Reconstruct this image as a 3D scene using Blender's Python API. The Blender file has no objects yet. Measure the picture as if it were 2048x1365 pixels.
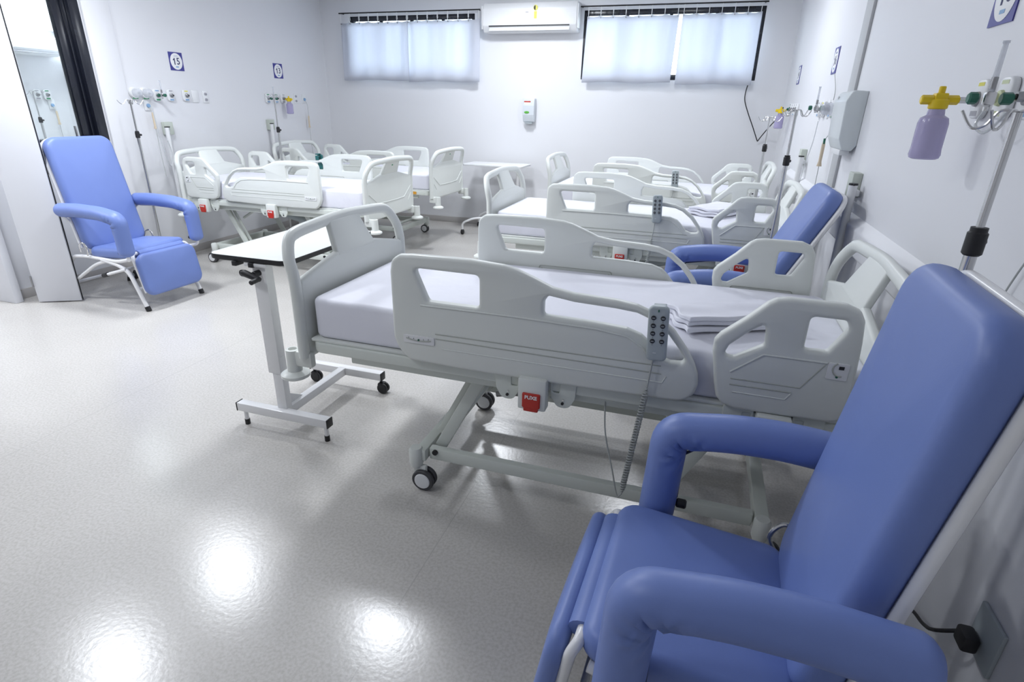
import bpy, bmesh, math, random
from math import sin, cos, pi, radians as R
from mathutils import Vector, Matrix
from mathutils.geometry import tessellate_polygon
random.seed(4)
sc = bpy.context.scene
col = sc.collection

# ------------------------------------------------------------------ camera, world, exposure
H = 1.55
PITCH, YAW, ROLL, FPX = R(22.4653644), R(17.49361639), R(-1.26601553), 1132.717
fwd = Vector((-sin(YAW) * cos(PITCH), cos(YAW) * cos(PITCH), -sin(PITCH)))
rgt = Vector((cos(YAW), sin(YAW), 0))
dwn = fwd.cross(rgt)
cr = rgt * cos(ROLL) + dwn * sin(ROLL)
cd = dwn * cos(ROLL) - rgt * sin(ROLL)
cam = bpy.data.cameras.new('camera')
cam.sensor_width = 36
cam.sensor_fit = 'HORIZONTAL'
cam.lens = FPX / 2048 * 36
cam.clip_start = 0.02
camo = bpy.data.objects.new('camera', cam)
col.objects.link(camo)
m = Matrix((cr, -cd, -fwd)).transposed().to_4x4()
m.translation = (0, 0, H)
camo.matrix_world = m
sc.camera = camo

w = bpy.data.worlds.new('sky')
sc.world = w
w.use_nodes = True
bg = w.node_tree.nodes['Background']
bg.inputs[0].default_value = (0.86, 0.92, 1.0, 1)
bg.inputs[1].default_value = 8.5
sc.view_settings.view_transform = 'Standard'
sc.view_settings.look = 'None'
sc.view_settings.exposure = 0.10
sc.view_settings.gamma = 1.0
sc.view_settings.use_curve_mapping = False

XL, XR, YB, YF, ZC = -5.2, 0.78, 7.55, -2.4, 2.9
XN = -7.3      # far wall of the next room
LAMPS = [(-2.2, 3.3), (-2.2, 6.3), (-4.0, 3.35), (-4.1, 2.2), (-0.3, 5.4), (-2.2, 0.3), (-6.85, 4.95), (-6.2, 1.5)]  # lamps over the right beds and near the camera are unseen, added fill
LAMP_W = 8.6

# ------------------------------------------------------------------ materials
MATS = {}
def mat(name, c, rough=0.5, metal=0.0, bump=None, vary=None, trans=0.0, alpha=1.0, emit=None, coat=0.0, spec=0.5):
    if name in MATS: return MATS[name]
    M = bpy.data.materials.new(name)
    M.use_nodes = True
    nt = M.node_tree
    b = nt.nodes['Principled BSDF']
    b.inputs['Base Color'].default_value = (*c, 1)
    b.inputs['Roughness'].default_value = rough
    b.inputs['Metallic'].default_value = metal
    b.inputs['Specular IOR Level'].default_value = spec
    b.inputs['Transmission Weight'].default_value = trans
    b.inputs['Alpha'].default_value = alpha
    b.inputs['Coat Weight'].default_value = coat
    if emit:
        b.inputs['Emission Color'].default_value = (*emit[0], 1)
        b.inputs['Emission Strength'].default_value = emit[1]
    tc = nt.nodes.new('ShaderNodeTexCoord')
    if bump:
        scale, strength, dist = bump
        n = nt.nodes.new('ShaderNodeTexNoise'); n.inputs['Scale'].default_value = scale
        n.inputs['Detail'].default_value = 3
        nt.links.new(tc.outputs['Object'], n.inputs['Vector'])
        bp = nt.nodes.new('ShaderNodeBump'); bp.inputs['Strength'].default_value = strength
        bp.inputs['Distance'].default_value = dist
        nt.links.new(n.outputs['Fac'], bp.inputs['Height'])
        nt.links.new(bp.outputs['Normal'], b.inputs['Normal'])
    if vary:
        scale, amt = vary
        n = nt.nodes.new('ShaderNodeTexNoise'); n.inputs['Scale'].default_value = scale
        n.inputs['Detail'].default_value = 4
        nt.links.new(tc.outputs['Object'], n.inputs['Vector'])
        mx = nt.nodes.new('ShaderNodeMix'); mx.data_type = 'RGBA'
        mx.inputs[6].default_value = (*[x * (1 - amt) for x in c], 1)
        mx.inputs[7].default_value = (*[min(1, x * (1 + amt)) for x in c], 1)
        nt.links.new(n.outputs['Fac'], mx.inputs[0])
        nt.links.new(mx.outputs[2], b.inputs['Base Color'])
    MATS[name] = M
    return M

def floor_mat():
    M = bpy.data.materials.new('vinyl floor'); M.use_nodes = True
    nt = M.node_tree; N = nt.nodes; L = nt.links
    b = N['Principled BSDF']
    tc = N.new('ShaderNodeTexCoord')
    n1 = N.new('ShaderNodeTexNoise'); n1.inputs['Scale'].default_value = 95; n1.inputs['Detail'].default_value = 2
    n2 = N.new('ShaderNodeTexNoise'); n2.inputs['Scale'].default_value = 1.3; n2.inputs['Detail'].default_value = 3
    for n in (n1, n2): L.new(tc.outputs['Object'], n.inputs['Vector'])
    r1 = N.new('ShaderNodeValToRGB')
    r1.color_ramp.elements[0].position = 0.33; r1.color_ramp.elements[0].color = (0.49, 0.468, 0.437, 1)
    r1.color_ramp.elements[1].position = 0.62; r1.color_ramp.elements[1].color = (0.575, 0.555, 0.53, 1)
    L.new(n1.outputs['Fac'], r1.inputs['Fac'])
    mx = N.new('ShaderNodeMix'); mx.data_type = 'RGBA'; mx.blend_type = 'MULTIPLY'
    r2 = N.new('ShaderNodeValToRGB')
    r2.color_ramp.elements[0].position = 0.35; r2.color_ramp.elements[0].color = (0.93, 0.93, 0.93, 1)
    r2.color_ramp.elements[1].position = 0.65; r2.color_ramp.elements[1].color = (1, 1, 1, 1)
    L.new(n2.outputs['Fac'], r2.inputs['Fac'])
    mx.inputs[0].default_value = 1
    L.new(r1.outputs[0], mx.inputs[6]); L.new(r2.outputs[0], mx.inputs[7])
    # welded seams every 2.13 m
    sx = N.new('ShaderNodeSeparateXYZ'); L.new(tc.outputs['Object'], sx.inputs[0])
    a = N.new('ShaderNodeMath'); a.operation = 'ADD'; a.inputs[1].default_value = 0.77 + 2.13 * 10
    L.new(sx.outputs['X'], a.inputs[0])
    md = N.new('ShaderNodeMath'); md.operation = 'MODULO'; md.inputs[1].default_value = 2.13
    L.new(a.outputs[0], md.inputs[0])
    lt = N.new('ShaderNodeMath'); lt.operation = 'LESS_THAN'; lt.inputs[1].default_value = 0.004
    L.new(md.outputs[0], lt.inputs[0])
    m2 = N.new('ShaderNodeMix'); m2.data_type = 'RGBA'; m2.inputs[7].default_value = (0.44, 0.42, 0.40, 1)
    L.new(lt.outputs[0], m2.inputs[0]); L.new(mx.outputs[2], m2.inputs[6])
    L.new(m2.outputs[2], b.inputs['Base Color'])
    b.inputs['Roughness'].default_value = 0.22
    b.inputs['Specular IOR Level'].default_value = 0.5
    n3 = N.new('ShaderNodeTexNoise'); n3.inputs['Scale'].default_value = 60; n3.inputs['Detail'].default_value = 3
    L.new(tc.outputs['Object'], n3.inputs['Vector'])
    bp = N.new('ShaderNodeBump'); bp.inputs['Strength'].default_value = 0.08; bp.inputs['Distance'].default_value = 0.004
    L.new(n3.outputs['Fac'], bp.inputs['Height']); L.new(bp.outputs['Normal'], b.inputs['Normal'])
    return M

def curtain_mat():
    M = bpy.data.materials.new('curtain cloth'); M.use_nodes = True
    nt = M.node_tree; N = nt.nodes; L = nt.links
    N.remove(N['Principled BSDF'])
    d = N.new('ShaderNodeBsdfDiffuse'); d.inputs[0].default_value = (0.78, 0.80, 0.86, 1)
    t = N.new('ShaderNodeBsdfTranslucent'); t.inputs[0].default_value = (0.80, 0.83, 0.90, 1)
    wv = N.new('ShaderNodeTexNoise'); wv.inputs['Scale'].default_value = 240
    bp = N.new('ShaderNodeBump'); bp.inputs['Strength'].default_value = 0.1; bp.inputs['Distance'].default_value = 0.002
    L.new(wv.outputs['Fac'], bp.inputs['Height']); L.new(bp.outputs['Normal'], d.inputs['Normal'])
    mx = N.new('ShaderNodeMixShader'); mx.inputs[0].default_value = 0.42
    L.new(d.outputs[0], mx.inputs[1]); L.new(t.outputs[0], mx.inputs[2])
    L.new(mx.outputs[0], N['Material Output'].inputs['Surface'])
    return M

def glass_mat():
    M = bpy.data.materials.new('window glass'); M.use_nodes = True
    nt = M.node_tree; N = nt.nodes; L = nt.links
    N.remove(N['Principled BSDF'])
    t = N.new('ShaderNodeBsdfTransparent'); t.inputs[0].default_value = (0.93, 0.97, 0.97, 1)
    g = N.new('ShaderNodeBsdfGlossy'); g.inputs['Roughness'].default_value = 0.02
    fr = N.new('ShaderNodeFresnel'); fr.inputs[0].default_value = 1.45
    mx = N.new('ShaderNodeMixShader')
    L.new(fr.outputs[0], mx.inputs[0]); L.new(t.outputs[0], mx.inputs[1]); L.new(g.outputs[0], mx.inputs[2])
    L.new(mx.outputs[0], N['Material Output'].inputs['Surface'])
    return M

def clear_mat(name, c, mixf):
    M = bpy.data.materials.new(name); M.use_nodes = True
    nt = M.node_tree; N = nt.nodes; L = nt.links
    b = N['Principled BSDF']; b.inputs['Base Color'].default_value = (*c, 1); b.inputs['Roughness'].default_value = 0.15
    t = N.new('ShaderNodeBsdfTransparent'); t.inputs[0].default_value = (*[0.5 + 0.5 * x for x in c], 1)
    mx = N.new('ShaderNodeMixShader'); mx.inputs[0].default_value = mixf
    L.new(t.outputs[0], mx.inputs[1]); L.new(b.outputs[0], mx.inputs[2])
    L.new(mx.outputs[0], N['Material Output'].inputs['Surface'])
    return M

WALL = mat('painted wall', (0.76, 0.765, 0.79), 0.5, bump=(130, 0.06, 0.002), vary=(1.1, 0.02))
CEIL = mat('ceiling paint', (0.80, 0.81, 0.83), 0.8, bump=(90, 0.05, 0.002))
FLOOR = floor_mat()
SKIRT = mat('skirting vinyl', (0.47, 0.45, 0.44), 0.5, vary=(8, 0.05))
PLAST = mat('bed plastic', (0.72, 0.745, 0.715), 0.38, bump=(180, 0.05, 0.001), vary=(9, 0.015))
STEEL = mat('painted steel', (0.66, 0.695, 0.65), 0.38, vary=(12, 0.03))
WSTEEL = mat('white enamel steel', (0.80, 0.80, 0.81), 0.25, vary=(12, 0.02))
GROOVE = mat('groove', (0.43, 0.45, 0.41), 0.5, vary=(30, 0.05))
SHEET = mat('white sheet', (0.78, 0.785, 0.86), 0.55, bump=(7, 0.35, 0.02), vary=(5, 0.01))
VINYL = mat('blue vinyl', (0.155, 0.225, 0.52), 0.42, bump=(420, 0.10, 0.001), vary=(6, 0.04))
DARK = mat('black rubber', (0.012, 0.012, 0.014), 0.5, vary=(40, 0.1))
SEAM = mat('dark seam', (0.02, 0.022, 0.05), 0.6, vary=(40, 0.1))
TYRE = mat('grey tyre', (0.06, 0.06, 0.065), 0.55, vary=(40, 0.1))
CHROME = mat('chrome', (0.62, 0.62, 0.62), 0.22, 1.0, vary=(20, 0.03))
RED = mat('red plastic', (0.50, 0.028, 0.018), 0.4, vary=(20, 0.05))
WHITE = mat('white print', (0.85, 0.85, 0.85), 0.5, vary=(20, 0.02))
WPLAST = mat('white plastic', (0.78, 0.79, 0.80), 0.35, vary=(14, 0.02))
GPLAST = mat('grey plastic', (0.42, 0.47, 0.49), 0.4, vary=(25, 0.03))
BTN = mat('button black', (0.018, 0.02, 0.026), 0.35, vary=(40, 0.1))
BTNM = mat('button print', (0.30, 0.32, 0.34), 0.5, vary=(40, 0.1))
CORD = mat('grey cord', (0.42, 0.44, 0.43), 0.45, vary=(30, 0.05))
CREAM = mat('cream laminate', (0.82, 0.84, 0.80), 0.22, vary=(3, 0.01))
BLUE = mat('sign blue', (0.045, 0.045, 0.26), 0.4, vary=(18, 0.08))
NAVY = mat('print navy', (0.015, 0.02, 0.10), 0.5, vary=(30, 0.08))
LIGHTBLUE = mat('print pale blue', (0.35, 0.38, 0.55), 0.5, vary=(30, 0.08))
YELLOW = mat('yellow plastic', (0.80, 0.58, 0.012), 0.35, vary=(20, 0.04))
GREEN = mat('dark green plastic', (0.012, 0.12, 0.075), 0.4, vary=(20, 0.06))
MGREEN = mat('green label', (0.03, 0.28, 0.11), 0.5, vary=(20, 0.06))
LGREEN = mat('pale green collar', (0.55, 0.60, 0.36), 0.4, vary=(20, 0.04))
BLAB = mat('blue label', (0.22, 0.38, 0.60), 0.5, vary=(20, 0.06))
GLAB = mat('grey label', (0.38, 0.38, 0.42), 0.5, vary=(20, 0.06))
YLAB = mat('yellow label', (0.72, 0.68, 0.10), 0.5, vary=(20, 0.06))
TEAL = mat('teal plastic', (0.015, 0.12, 0.12), 0.4, vary=(20, 0.06))
LAV = clear_mat('lavender bottle', (0.50, 0.46, 0.68), 0.62)
CLEAR = clear_mat('clear acrylic', (0.78, 0.80, 0.84), 0.35)
TUBE = clear_mat('clear tubing', (0.72, 0.74, 0.76), 0.6)
BEIGE = mat('beige plastic', (0.60, 0.50, 0.37), 0.45, vary=(20, 0.05))
ORANGE = mat('orange sticker', (0.75, 0.36, 0.04), 0.5, vary=(20, 0.05))
FRAME = mat('black aluminium', (0.010, 0.012, 0.02), 0.25, vary=(10, 0.15))
CURT = curtain_mat()
GLASS = glass_mat()
DUCT = mat('duct grey', (0.50, 0.51, 0.52), 0.5, vary=(8, 0.03))
BOXG = mat('greenish box', (0.52, 0.56, 0.50), 0.45, vary=(8, 0.03))
DOORM = mat('door laminate', (0.72, 0.73, 0.77), 0.4, vary=(2, 0.02))
METAL = mat('brushed metal', (0.35, 0.35, 0.36), 0.35, 0.9, vary=(30, 0.08))
GLOW = mat('lamp diffuser', (0.9, 0.9, 0.9), 0.5, emit=((0.93, 0.96, 1.0), 10.0))

# ------------------------------------------------------------------ mesh helpers
def ort(d):
    d = Vector(d).normalized()
    a = Vector((0, 0, 1)) if abs(d.z) < 0.9 else Vector((1, 0, 0))
    u = d.cross(a).normalized()
    return u, d.cross(u).normalized()

class MB:
    def __init__(s): s.v = []; s.f = []; s.m = []
    def add(s, vs, fs, mi=0, T=None):
        o = len(s.v)
        s.v += [tuple(T @ Vector(p)) for p in vs] if T is not None else [tuple(p) for p in vs]
        s.f += [tuple(i + o for i in f) for f in fs]; s.m += [mi] * len(fs)
        return s
    def box(s, c, d, mi=0, b=0.0, T=None):
        x, y, z = d[0] / 2, d[1] / 2, d[2] / 2
        if b <= 0:
            vs = [(c[0] + i * x, c[1] + j * y, c[2] + k * z) for i in (-1, 1) for j in (-1, 1) for k in (-1, 1)]
            return s.add(vs, [(0, 1, 3, 2), (4, 6, 7, 5), (0, 4, 5, 1), (2, 3, 7, 6), (0, 2, 6, 4), (1, 5, 7, 3)], mi, T)
        bm = bmesh.new(); bmesh.ops.create_cube(bm, size=1)
        for v in bm.verts: v.co = Vector((v.co.x * d[0], v.co.y * d[1], v.co.z * d[2]))
        bmesh.ops.bevel(bm, geom=bm.edges[:], offset=min(b, min(d) * 0.45), segments=2, profile=0.5, affect='EDGES')
        bm.verts.index_update()
        vs = [(v.co.x + c[0], v.co.y + c[1], v.co.z + c[2]) for v in bm.verts]
        fs = [tuple(v.index for v in f.verts) for f in bm.faces]; bm.free()
        return s.add(vs, fs, mi, T)
    def tube(s, pts, r, seg=10, mi=0, cap=True, r2=None, up=None, T=None, closed=False):
        pts = [Vector(p) for p in pts]; n = len(pts)
        rr = r if isinstance(r, (list, tuple)) else [r] * n
        q = r2 if isinstance(r2, (list, tuple)) else ([r2] * n if r2 else rr)
        vs = []; fs = []; pu = Vector(up) if up else None
        for i, p in enumerate(pts):
            a = pts[i - 1] if (i > 0 or closed) else p
            b = pts[(i + 1) % n] if (i < n - 1 or closed) else p
            d = ((p - a).normalized() + (b - p).normalized()) if (a - p).length > 1e-9 and (b - p).length > 1e-9 else (b - a)
            if d.length < 1e-9: d = b - a
            d.normalize()
            if pu is None: pu = ort(d)[0]
            u = pu - d * pu.dot(d)
            if u.length < 1e-6: u = ort(d)[0]
            u.normalize(); pu = u if not up else pu
            v = d.cross(u)
            for k in range(seg):
                t = 2 * pi * k / seg
                vs.append(p + u * cos(t) * rr[i] + v * sin(t) * q[i])
        for i in range(n if closed else n - 1):
            j = (i + 1) % n
            for k in range(seg):
                l = (k + 1) % seg
                fs.append((i * seg + k, i * seg + l, j * seg + l, j * seg + k))
        if cap and not closed:
            fs.append(tuple(range(seg))[::-1]); fs.append(tuple((n - 1) * seg + k for k in range(seg)))
        return s.add(vs, fs, mi, T)
    def cyl(s, a, b, r, seg=16, mi=0, T=None, b2=0.0):
        a, b = Vector(a), Vector(b); d = (b - a)
        if b2 > 0:
            u = d.normalized() * b2
            return s.tube([a, a + u, b - u, b], [r - b2, r, r, r - b2], seg, mi, T=T)
        return s.tube([a, b], r, seg, mi, T=T)
    def lathe(s, c, axis, prof, seg=20, mi=0, T=None):   # prof = [(t along axis, radius)]
        d = Vector(axis).normalized(); c = Vector(c)
        return s.tube2([c + d * t for t, _ in prof], [max(r, 1e-4) for _, r in prof], d, seg, mi, T)
    def tube2(s, pts, rr, d, seg, mi, T=None):
        u, v = ort(d); vs = []; fs = []; n = len(pts)
        for p, r in zip(pts, rr):
            for k in range(seg):
                t = 2 * pi * k / seg; vs.append(p + u * cos(t) * r + v * sin(t) * r)
        for i in range(n - 1):
            for k in range(seg):
                l = (k + 1) % seg
                fs.append((i * seg + k, i * seg + l, (i + 1) * seg + l, (i + 1) * seg + k))
        fs.append(tuple(range(seg))[::-1]); fs.append(tuple((n - 1) * seg + k for k in range(seg)))
        return s.add(vs, fs, mi, T)
    def plate(s, outer, holes, t, b, mp, mi=0, seg=3):   # 2D polygon with holes, thickness t, rounded edges b; mp(u,v,w) -> 3D
        loops = [ccw(outer)] + [ccw(h) for h in holes]
        vs = []; fs = []; caps = {1: [], -1: []}
        for li, lp in enumerate(loops):
            sg = 1 if li == 0 else -1
            n = len(lp); nr = []
            for i in range(n):
                p0, p1, p2 = Vector(lp[i - 1]), Vector(lp[i]), Vector(lp[(i + 1) % n])
                a = (p1 - p0).normalized(); c = (p2 - p1).normalized()
                q = Vector((-a.y - c.y, a.x + c.x))
                nr.append(q.normalized() * min(1.6, 1 / max(0.3, q.length / 2)) if q.length > 1e-6 else Vector((0, 0)))
            rings = []
            hs = []
            for k in range(seg + 1):
                an = pi / 2 * k / seg
                hs.append((t / 2 - b + b * sin(an), b * (1 - cos(an))))
            allr = [(-h, d) for h, d in reversed(hs)] + hs
            for h, d in allr:
                o = len(vs)
                for i in range(n):
                    p = Vector(lp[i]) + nr[i] * d * sg
                    vs.append((p.x, p.y, h))
                rings.append(o)
            for a, c in zip(rings[:-1], rings[1:]):
                for i in range(n):
                    j = (i + 1) % n
                    fs.append((a + i, a + j, c + j, c + i) if sg > 0 else (a + j, a + i, c + i, c + j))
            caps[-1].append([rings[0] + i for i in range(n)]); caps[1].append([rings[-1] + i for i in range(n)])
        for sd in (-1, 1):
            idx = [i for lp in caps[sd] for i in lp]
            for tri in tessellate_polygon([[Vector((vs[i][0], vs[i][1], 0)) for i in lp] for lp in caps[sd]]):
                fs.append(tuple(idx[i] for i in tri))
        return s.add([mp(*p) for p in vs], fs, mi)
    def pad(s, wd, hg, t, r, er, dome=0.0, T=None, mi=0, n=5, back=True):
        vs = []; fs = []; rings = []
        def ring(d, z, sc_=1.0):
            o = len(vs); p = rrect(wd - 2 * d, hg - 2 * d, max(r - d, 0.004), 6)
            for x, y in p: vs.append((x * sc_, y * sc_, z))
            rings.append(o); return len(p)
        if back:
            for k in range(n, -1, -1):
                a = pi / 2 * k / n; N = ring(er * (1 - cos(a)), -(t / 2 - er + er * sin(a)))
        else:
            ring(0, -t / 2)
        for k in range(0, n + 1):
            a = pi / 2 * k / n; N = ring(er * (1 - cos(a)), t / 2 - er + er * sin(a))
        for q in (0.92, 0.8, 0.62, 0.42, 0.2):
            N = ring(er, t / 2 + dome * (1 - q ** 2.2), q)
        for a, c in zip(rings[:-1], rings[1:]):
            for i in range(N):
                j = (i + 1) % N; fs.append((a + i, a + j, c + j, c + i))
        fs.append(tuple(rings[-1] + i for i in range(N))); fs.append(tuple(rings[0] + i for i in range(N))[::-1])
        return s.add(vs, fs, mi, T)
    def text(s, body, size, T, mi=0, bold=0.0, ax='CENTER'):
        cu = bpy.data.curves.new('t', 'FONT'); cu.body = body; cu.size = size
        cu.align_x = ax; cu.align_y = 'CENTER'; cu.extrude = 0.0004; cu.offset = bold; cu.resolution_u = 3
        o = bpy.data.objects.new('t', cu); col.objects.link(o)
        dg = bpy.context.evaluated_depsgraph_get()
        me = bpy.data.meshes.new_from_object(o.evaluated_get(dg))
        vs = [tuple(v.co) for v in me.vertices]; fs = [tuple(p.vertices) for p in me.polygons]
        bpy.data.objects.remove(o); bpy.data.curves.remove(cu); bpy.data.meshes.remove(me)
        return s.add(vs, fs, mi, T)
    def build(s, name, mats, parent=None, smooth=True, loc=None, ang=38):
        me = bpy.data.meshes.new(name); me.from_pydata(s.v, [], s.f)
        for M in (mats if isinstance(mats, (list, tuple)) else [mats]): me.materials.append(M)
        me.polygons.foreach_set('material_index', s.m)
        bm = bmesh.new(); bm.from_mesh(me); bmesh.ops.recalc_face_normals(bm, faces=bm.faces[:]); bm.to_mesh(me); bm.free()
        if smooth:
            me.polygons.foreach_set('use_smooth', [True] * len(me.polygons)); me.set_sharp_from_angle(angle=R(ang))
        o = bpy.data.objects.new(name, me); col.objects.link(o)
        if parent: o.parent = parent
        if loc: o.location = loc
        return o

def area(p): return sum(p[i - 1][0] * p[i][1] - p[i][0] * p[i - 1][1] for i in range(len(p))) / 2
def ccw(p): return list(p) if area(p) > 0 else list(p)[::-1]
def rrect(wd, hg, r, n=4):
    o = []; r = min(r, wd / 2 - 1e-4, hg / 2 - 1e-4)
    for cx, cy, a0 in ((wd / 2 - r, hg / 2 - r, 0), (-wd / 2 + r, hg / 2 - r, 90), (-wd / 2 + r, -hg / 2 + r, 180), (wd / 2 - r, -hg / 2 + r, 270)):
        for k in range(n + 1):
            a = R(a0 + 90 * k / n); o.append((cx + r * cos(a), cy + r * sin(a)))
    return o
def fillet(poly, r, n=4):
    out = []; N = len(poly)
    for i in range(N):
        p0, p1, p2 = Vector(poly[i - 1][:2]), Vector(poly[i][:2]), Vector(poly[(i + 1) % N][:2])
        rr = poly[i][2] if len(poly[i]) > 2 else r
        a = (p0 - p1); b = (p2 - p1); la, lb = a.length, b.length
        a.normalize(); b.normalize()
        th = math.acos(max(-1, min(1, a.dot(b))))
        if th > 3.0 or rr <= 0: out.append(tuple(p1)); continue
        t = min(rr / math.tan(th / 2), la * 0.48, lb * 0.48)
        q0, q2 = p1 + a * t, p1 + b * t
        for k in range(n + 1):
            u = k / n; out.append(tuple(q0 * (1 - u) ** 2 + p1 * 2 * u * (1 - u) + q2 * u * u))
    return out
def smooth3(pts, n=6):     # Catmull-Rom
    P = [Vector(p) for p in pts]; out = []
    for i in range(len(P) - 1):
        p0, p1, p2, p3 = P[max(i - 1, 0)], P[i], P[i + 1], P[min(i + 2, len(P) - 1)]
        for k in range(n):
            t = k / n
            out.append(0.5 * ((2 * p1) + (p2 - p0) * t + (2 * p0 - 5 * p1 + 4 * p2 - p3) * t * t + (3 * p1 - p0 - 3 * p2 + p3) * t ** 3))
    out.append(P[-1]); return out
def fil3(pts, r, n=5):      # round the corners of a 3-D polyline
    P = [Vector(p) for p in pts]; out = [P[0]]
    for i in range(1, len(P) - 1):
        a, b = P[i - 1] - P[i], P[i + 1] - P[i]; t = min(r, a.length * 0.48, b.length * 0.48)
        q0, q2 = P[i] + a.normalized() * t, P[i] + b.normalized() * t
        for k in range(n + 1):
            u = k / n; out.append(q0 * (1 - u) ** 2 + P[i] * 2 * u * (1 - u) + q2 * u * u)
    out.append(P[-1]); return out
def TM(loc=(0, 0, 0), rot=(0, 0, 0)):
    from mathutils import Euler
    return Matrix.Translation(loc) @ Euler([R(a) for a in rot]).to_matrix().to_4x4()
def basis(o, x, y, z):
    M = Matrix((Vector(x), Vector(y), Vector(z))).transposed().to_4x4(); M.translation = o; return M

def tag(o, label, cat, group=None, kind=None):
    o['label'] = label; o['category'] = cat
    if group: o['group'] = group
    if kind: o['kind'] = kind
    return o
def empty(name, loc=(0, 0, 0), rz=0.0):
    o = bpy.data.objects.new(name, None); col.objects.link(o); o.empty_display_size = 0.1
    o.location = loc; o.rotation_euler = (0, 0, R(rz)); return o
def struct(o): o['kind'] = 'structure'; return o
KIDS = {}
def copy_tree(o, loc=None, rz=None):
    def rec(a, par):
        c = a.copy(); col.objects.link(c)
        for k in ('label', 'category', 'group'):
            if par is None and k in c: del c[k]
        if par is not None: c.parent = par
        for ch in a.children: rec(ch, c)
        return c
    c = rec(o, None)
    if loc is not None: c.location = loc
    if rz is not None: c.rotation_euler = (0, 0, R(rz))
    return c

# ------------------------------------------------------------------ the room
def slab(name, x0, x1, y0, y1, z0, z1, M, holes=()):
    return struct(MB().box(((x0 + x1) / 2, (y0 + y1) / 2, (z0 + z1) / 2), (x1 - x0, y1 - y0, z1 - z0)).build(name, M, smooth=False))
XW = XN - 0.15
slab('floor', XW, XR + 0.15, YF - 0.15, YB + 0.15, -0.1, 0.0, FLOOR)
slab('ceiling', XW, XR + 0.15, YF - 0.15, YB + 0.15, ZC, ZC + 0.1, CEIL)
slab('wall_right', XR, XR + 0.15, YF - 0.15, YB + 0.15, 0, ZC, WALL)
slab('wall_front', XW, XR, YF - 0.15, YF, 0, ZC, WALL)
# back wall with two window openings
WZ0, WZ1 = 1.88, 2.62
W1, W2 = (-4.76, -2.96), (-1.57, 0.43)
def wall_open_x(name, y0, y1, xs, z0, z1, x0, x1):   # wall along X with openings
    b = MB(); cur = x0
    for a, c in xs:
        b.box(((cur + a) / 2, (y0 + y1) / 2, ZC / 2), (a - cur, y1 - y0, ZC))
        b.box(((a + c) / 2, (y0 + y1) / 2, z0 / 2), (c - a, y1 - y0, z0))
        b.box(((a + c) / 2, (y0 + y1) / 2, (z1 + ZC) / 2), (c - a, y1 - y0, ZC - z1)); cur = c
    b.box(((cur + x1) / 2, (y0 + y1) / 2, ZC / 2), (x1 - cur, y1 - y0, ZC))
    return struct(b.build(name, WALL, smooth=False))
wall_open_x('wall_back', YB, YB + 0.15, [W1, W2], WZ0, WZ1, XL - 0.12, XR)
# left wall: doorway Y 1.5-2.95, inner window Y 3.05-4.09
def wl(y0, y1, z0, z1, b): b.box((XL - 0.06, (y0 + y1) / 2, (z0 + z1) / 2), (0.12, y1 - y0, z1 - z0))
IW = (3.10, 4.09, 1.15, 2.42)
b = MB(); wl(YF, 1.45, 0, ZC, b); wl(1.45, 2.92, 2.2, ZC, b); wl(2.92, IW[0], 0, ZC, b)
wl(IW[0], IW[1], 0, IW[2], b); wl(IW[0], IW[1], IW[3], ZC, b); wl(IW[1], YB, 0, ZC, b)
struct(b.build('wall_left', WALL, smooth=False))
# slim pilaster beside the inner window
struct(MB().box((XL + 0.012, 4.24, ZC / 2), (0.024, 0.26, ZC), b=0.006).build('trim_1', WALL))
# next room
slab('wall_far', XW, XN, YF, 5.45, 0, ZC, WALL)
slab('wall_next', XN, XL - 0.12, 5.40, 5.52, 0, ZC, WALL)
struct(MB().box((XN + 0.03, 1.5, 2.57), (0.06, 7.8, 0.66)).build('trim_2', WALL, smooth=False))
# skirting
def skirt(name, x0, x1, y0, y1): return struct(MB().box(((x0 + x1) / 2, (y0 + y1) / 2, 0.0395), (x1 - x0, y1 - y0, 0.079), b=0.004).build(name, SKIRT))
skirt('baseboard_back', XL, XR, YB - 0.012, YB)
skirt('baseboard_right', XR - 0.012, XR, YF, YB - 0.012)
skirt('baseboard_left', XL, XL + 0.012, 3.0, YB - 0.012)
skirt('baseboard_far', XN, XN + 0.012, YF, 5.40)
# door jamb and the narrow leaf that stands open
b = MB(); b.box((XL - 0.04, 2.93, 1.1), (0.26, 0.06, 2.2), b=0.005); b.box((XL - 0.04, 1.44, 1.1), (0.26, 0.05, 2.2), b=0.005)
b.box((XL - 0.04, 2.19, 2.215), (0.26, 1.55, 0.05), b=0.005)
struct(b.build('trim_3', DOORM))
dl = empty('door_1', (-4.985, 2.99, 0), 28.9); dl['kind'] = 'structure'
lf = MB(); lf.box((0.165, 0, 1.10), (0.31, 0.036, 2.18), b=0.002)
lf.build('door_leaf', DOORM, dl)
MB().box((0.322, 0.0, 1.10), (0.004, 0.012, 2.18)).build('seal_strip', DARK, dl, smooth=False)
MB().box((0.318, 0.022, 1.09), (0.014, 0.012, 0.17), b=0.003).build('bolt_plate', METAL, dl)
for z in (0.18, 1.1, 2.0):
    MB().cyl((0.004, -0.021, z - 0.045), (0.004, -0.021, z + 0.045), 0.007).build('hinge', METAL, dl)
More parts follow.
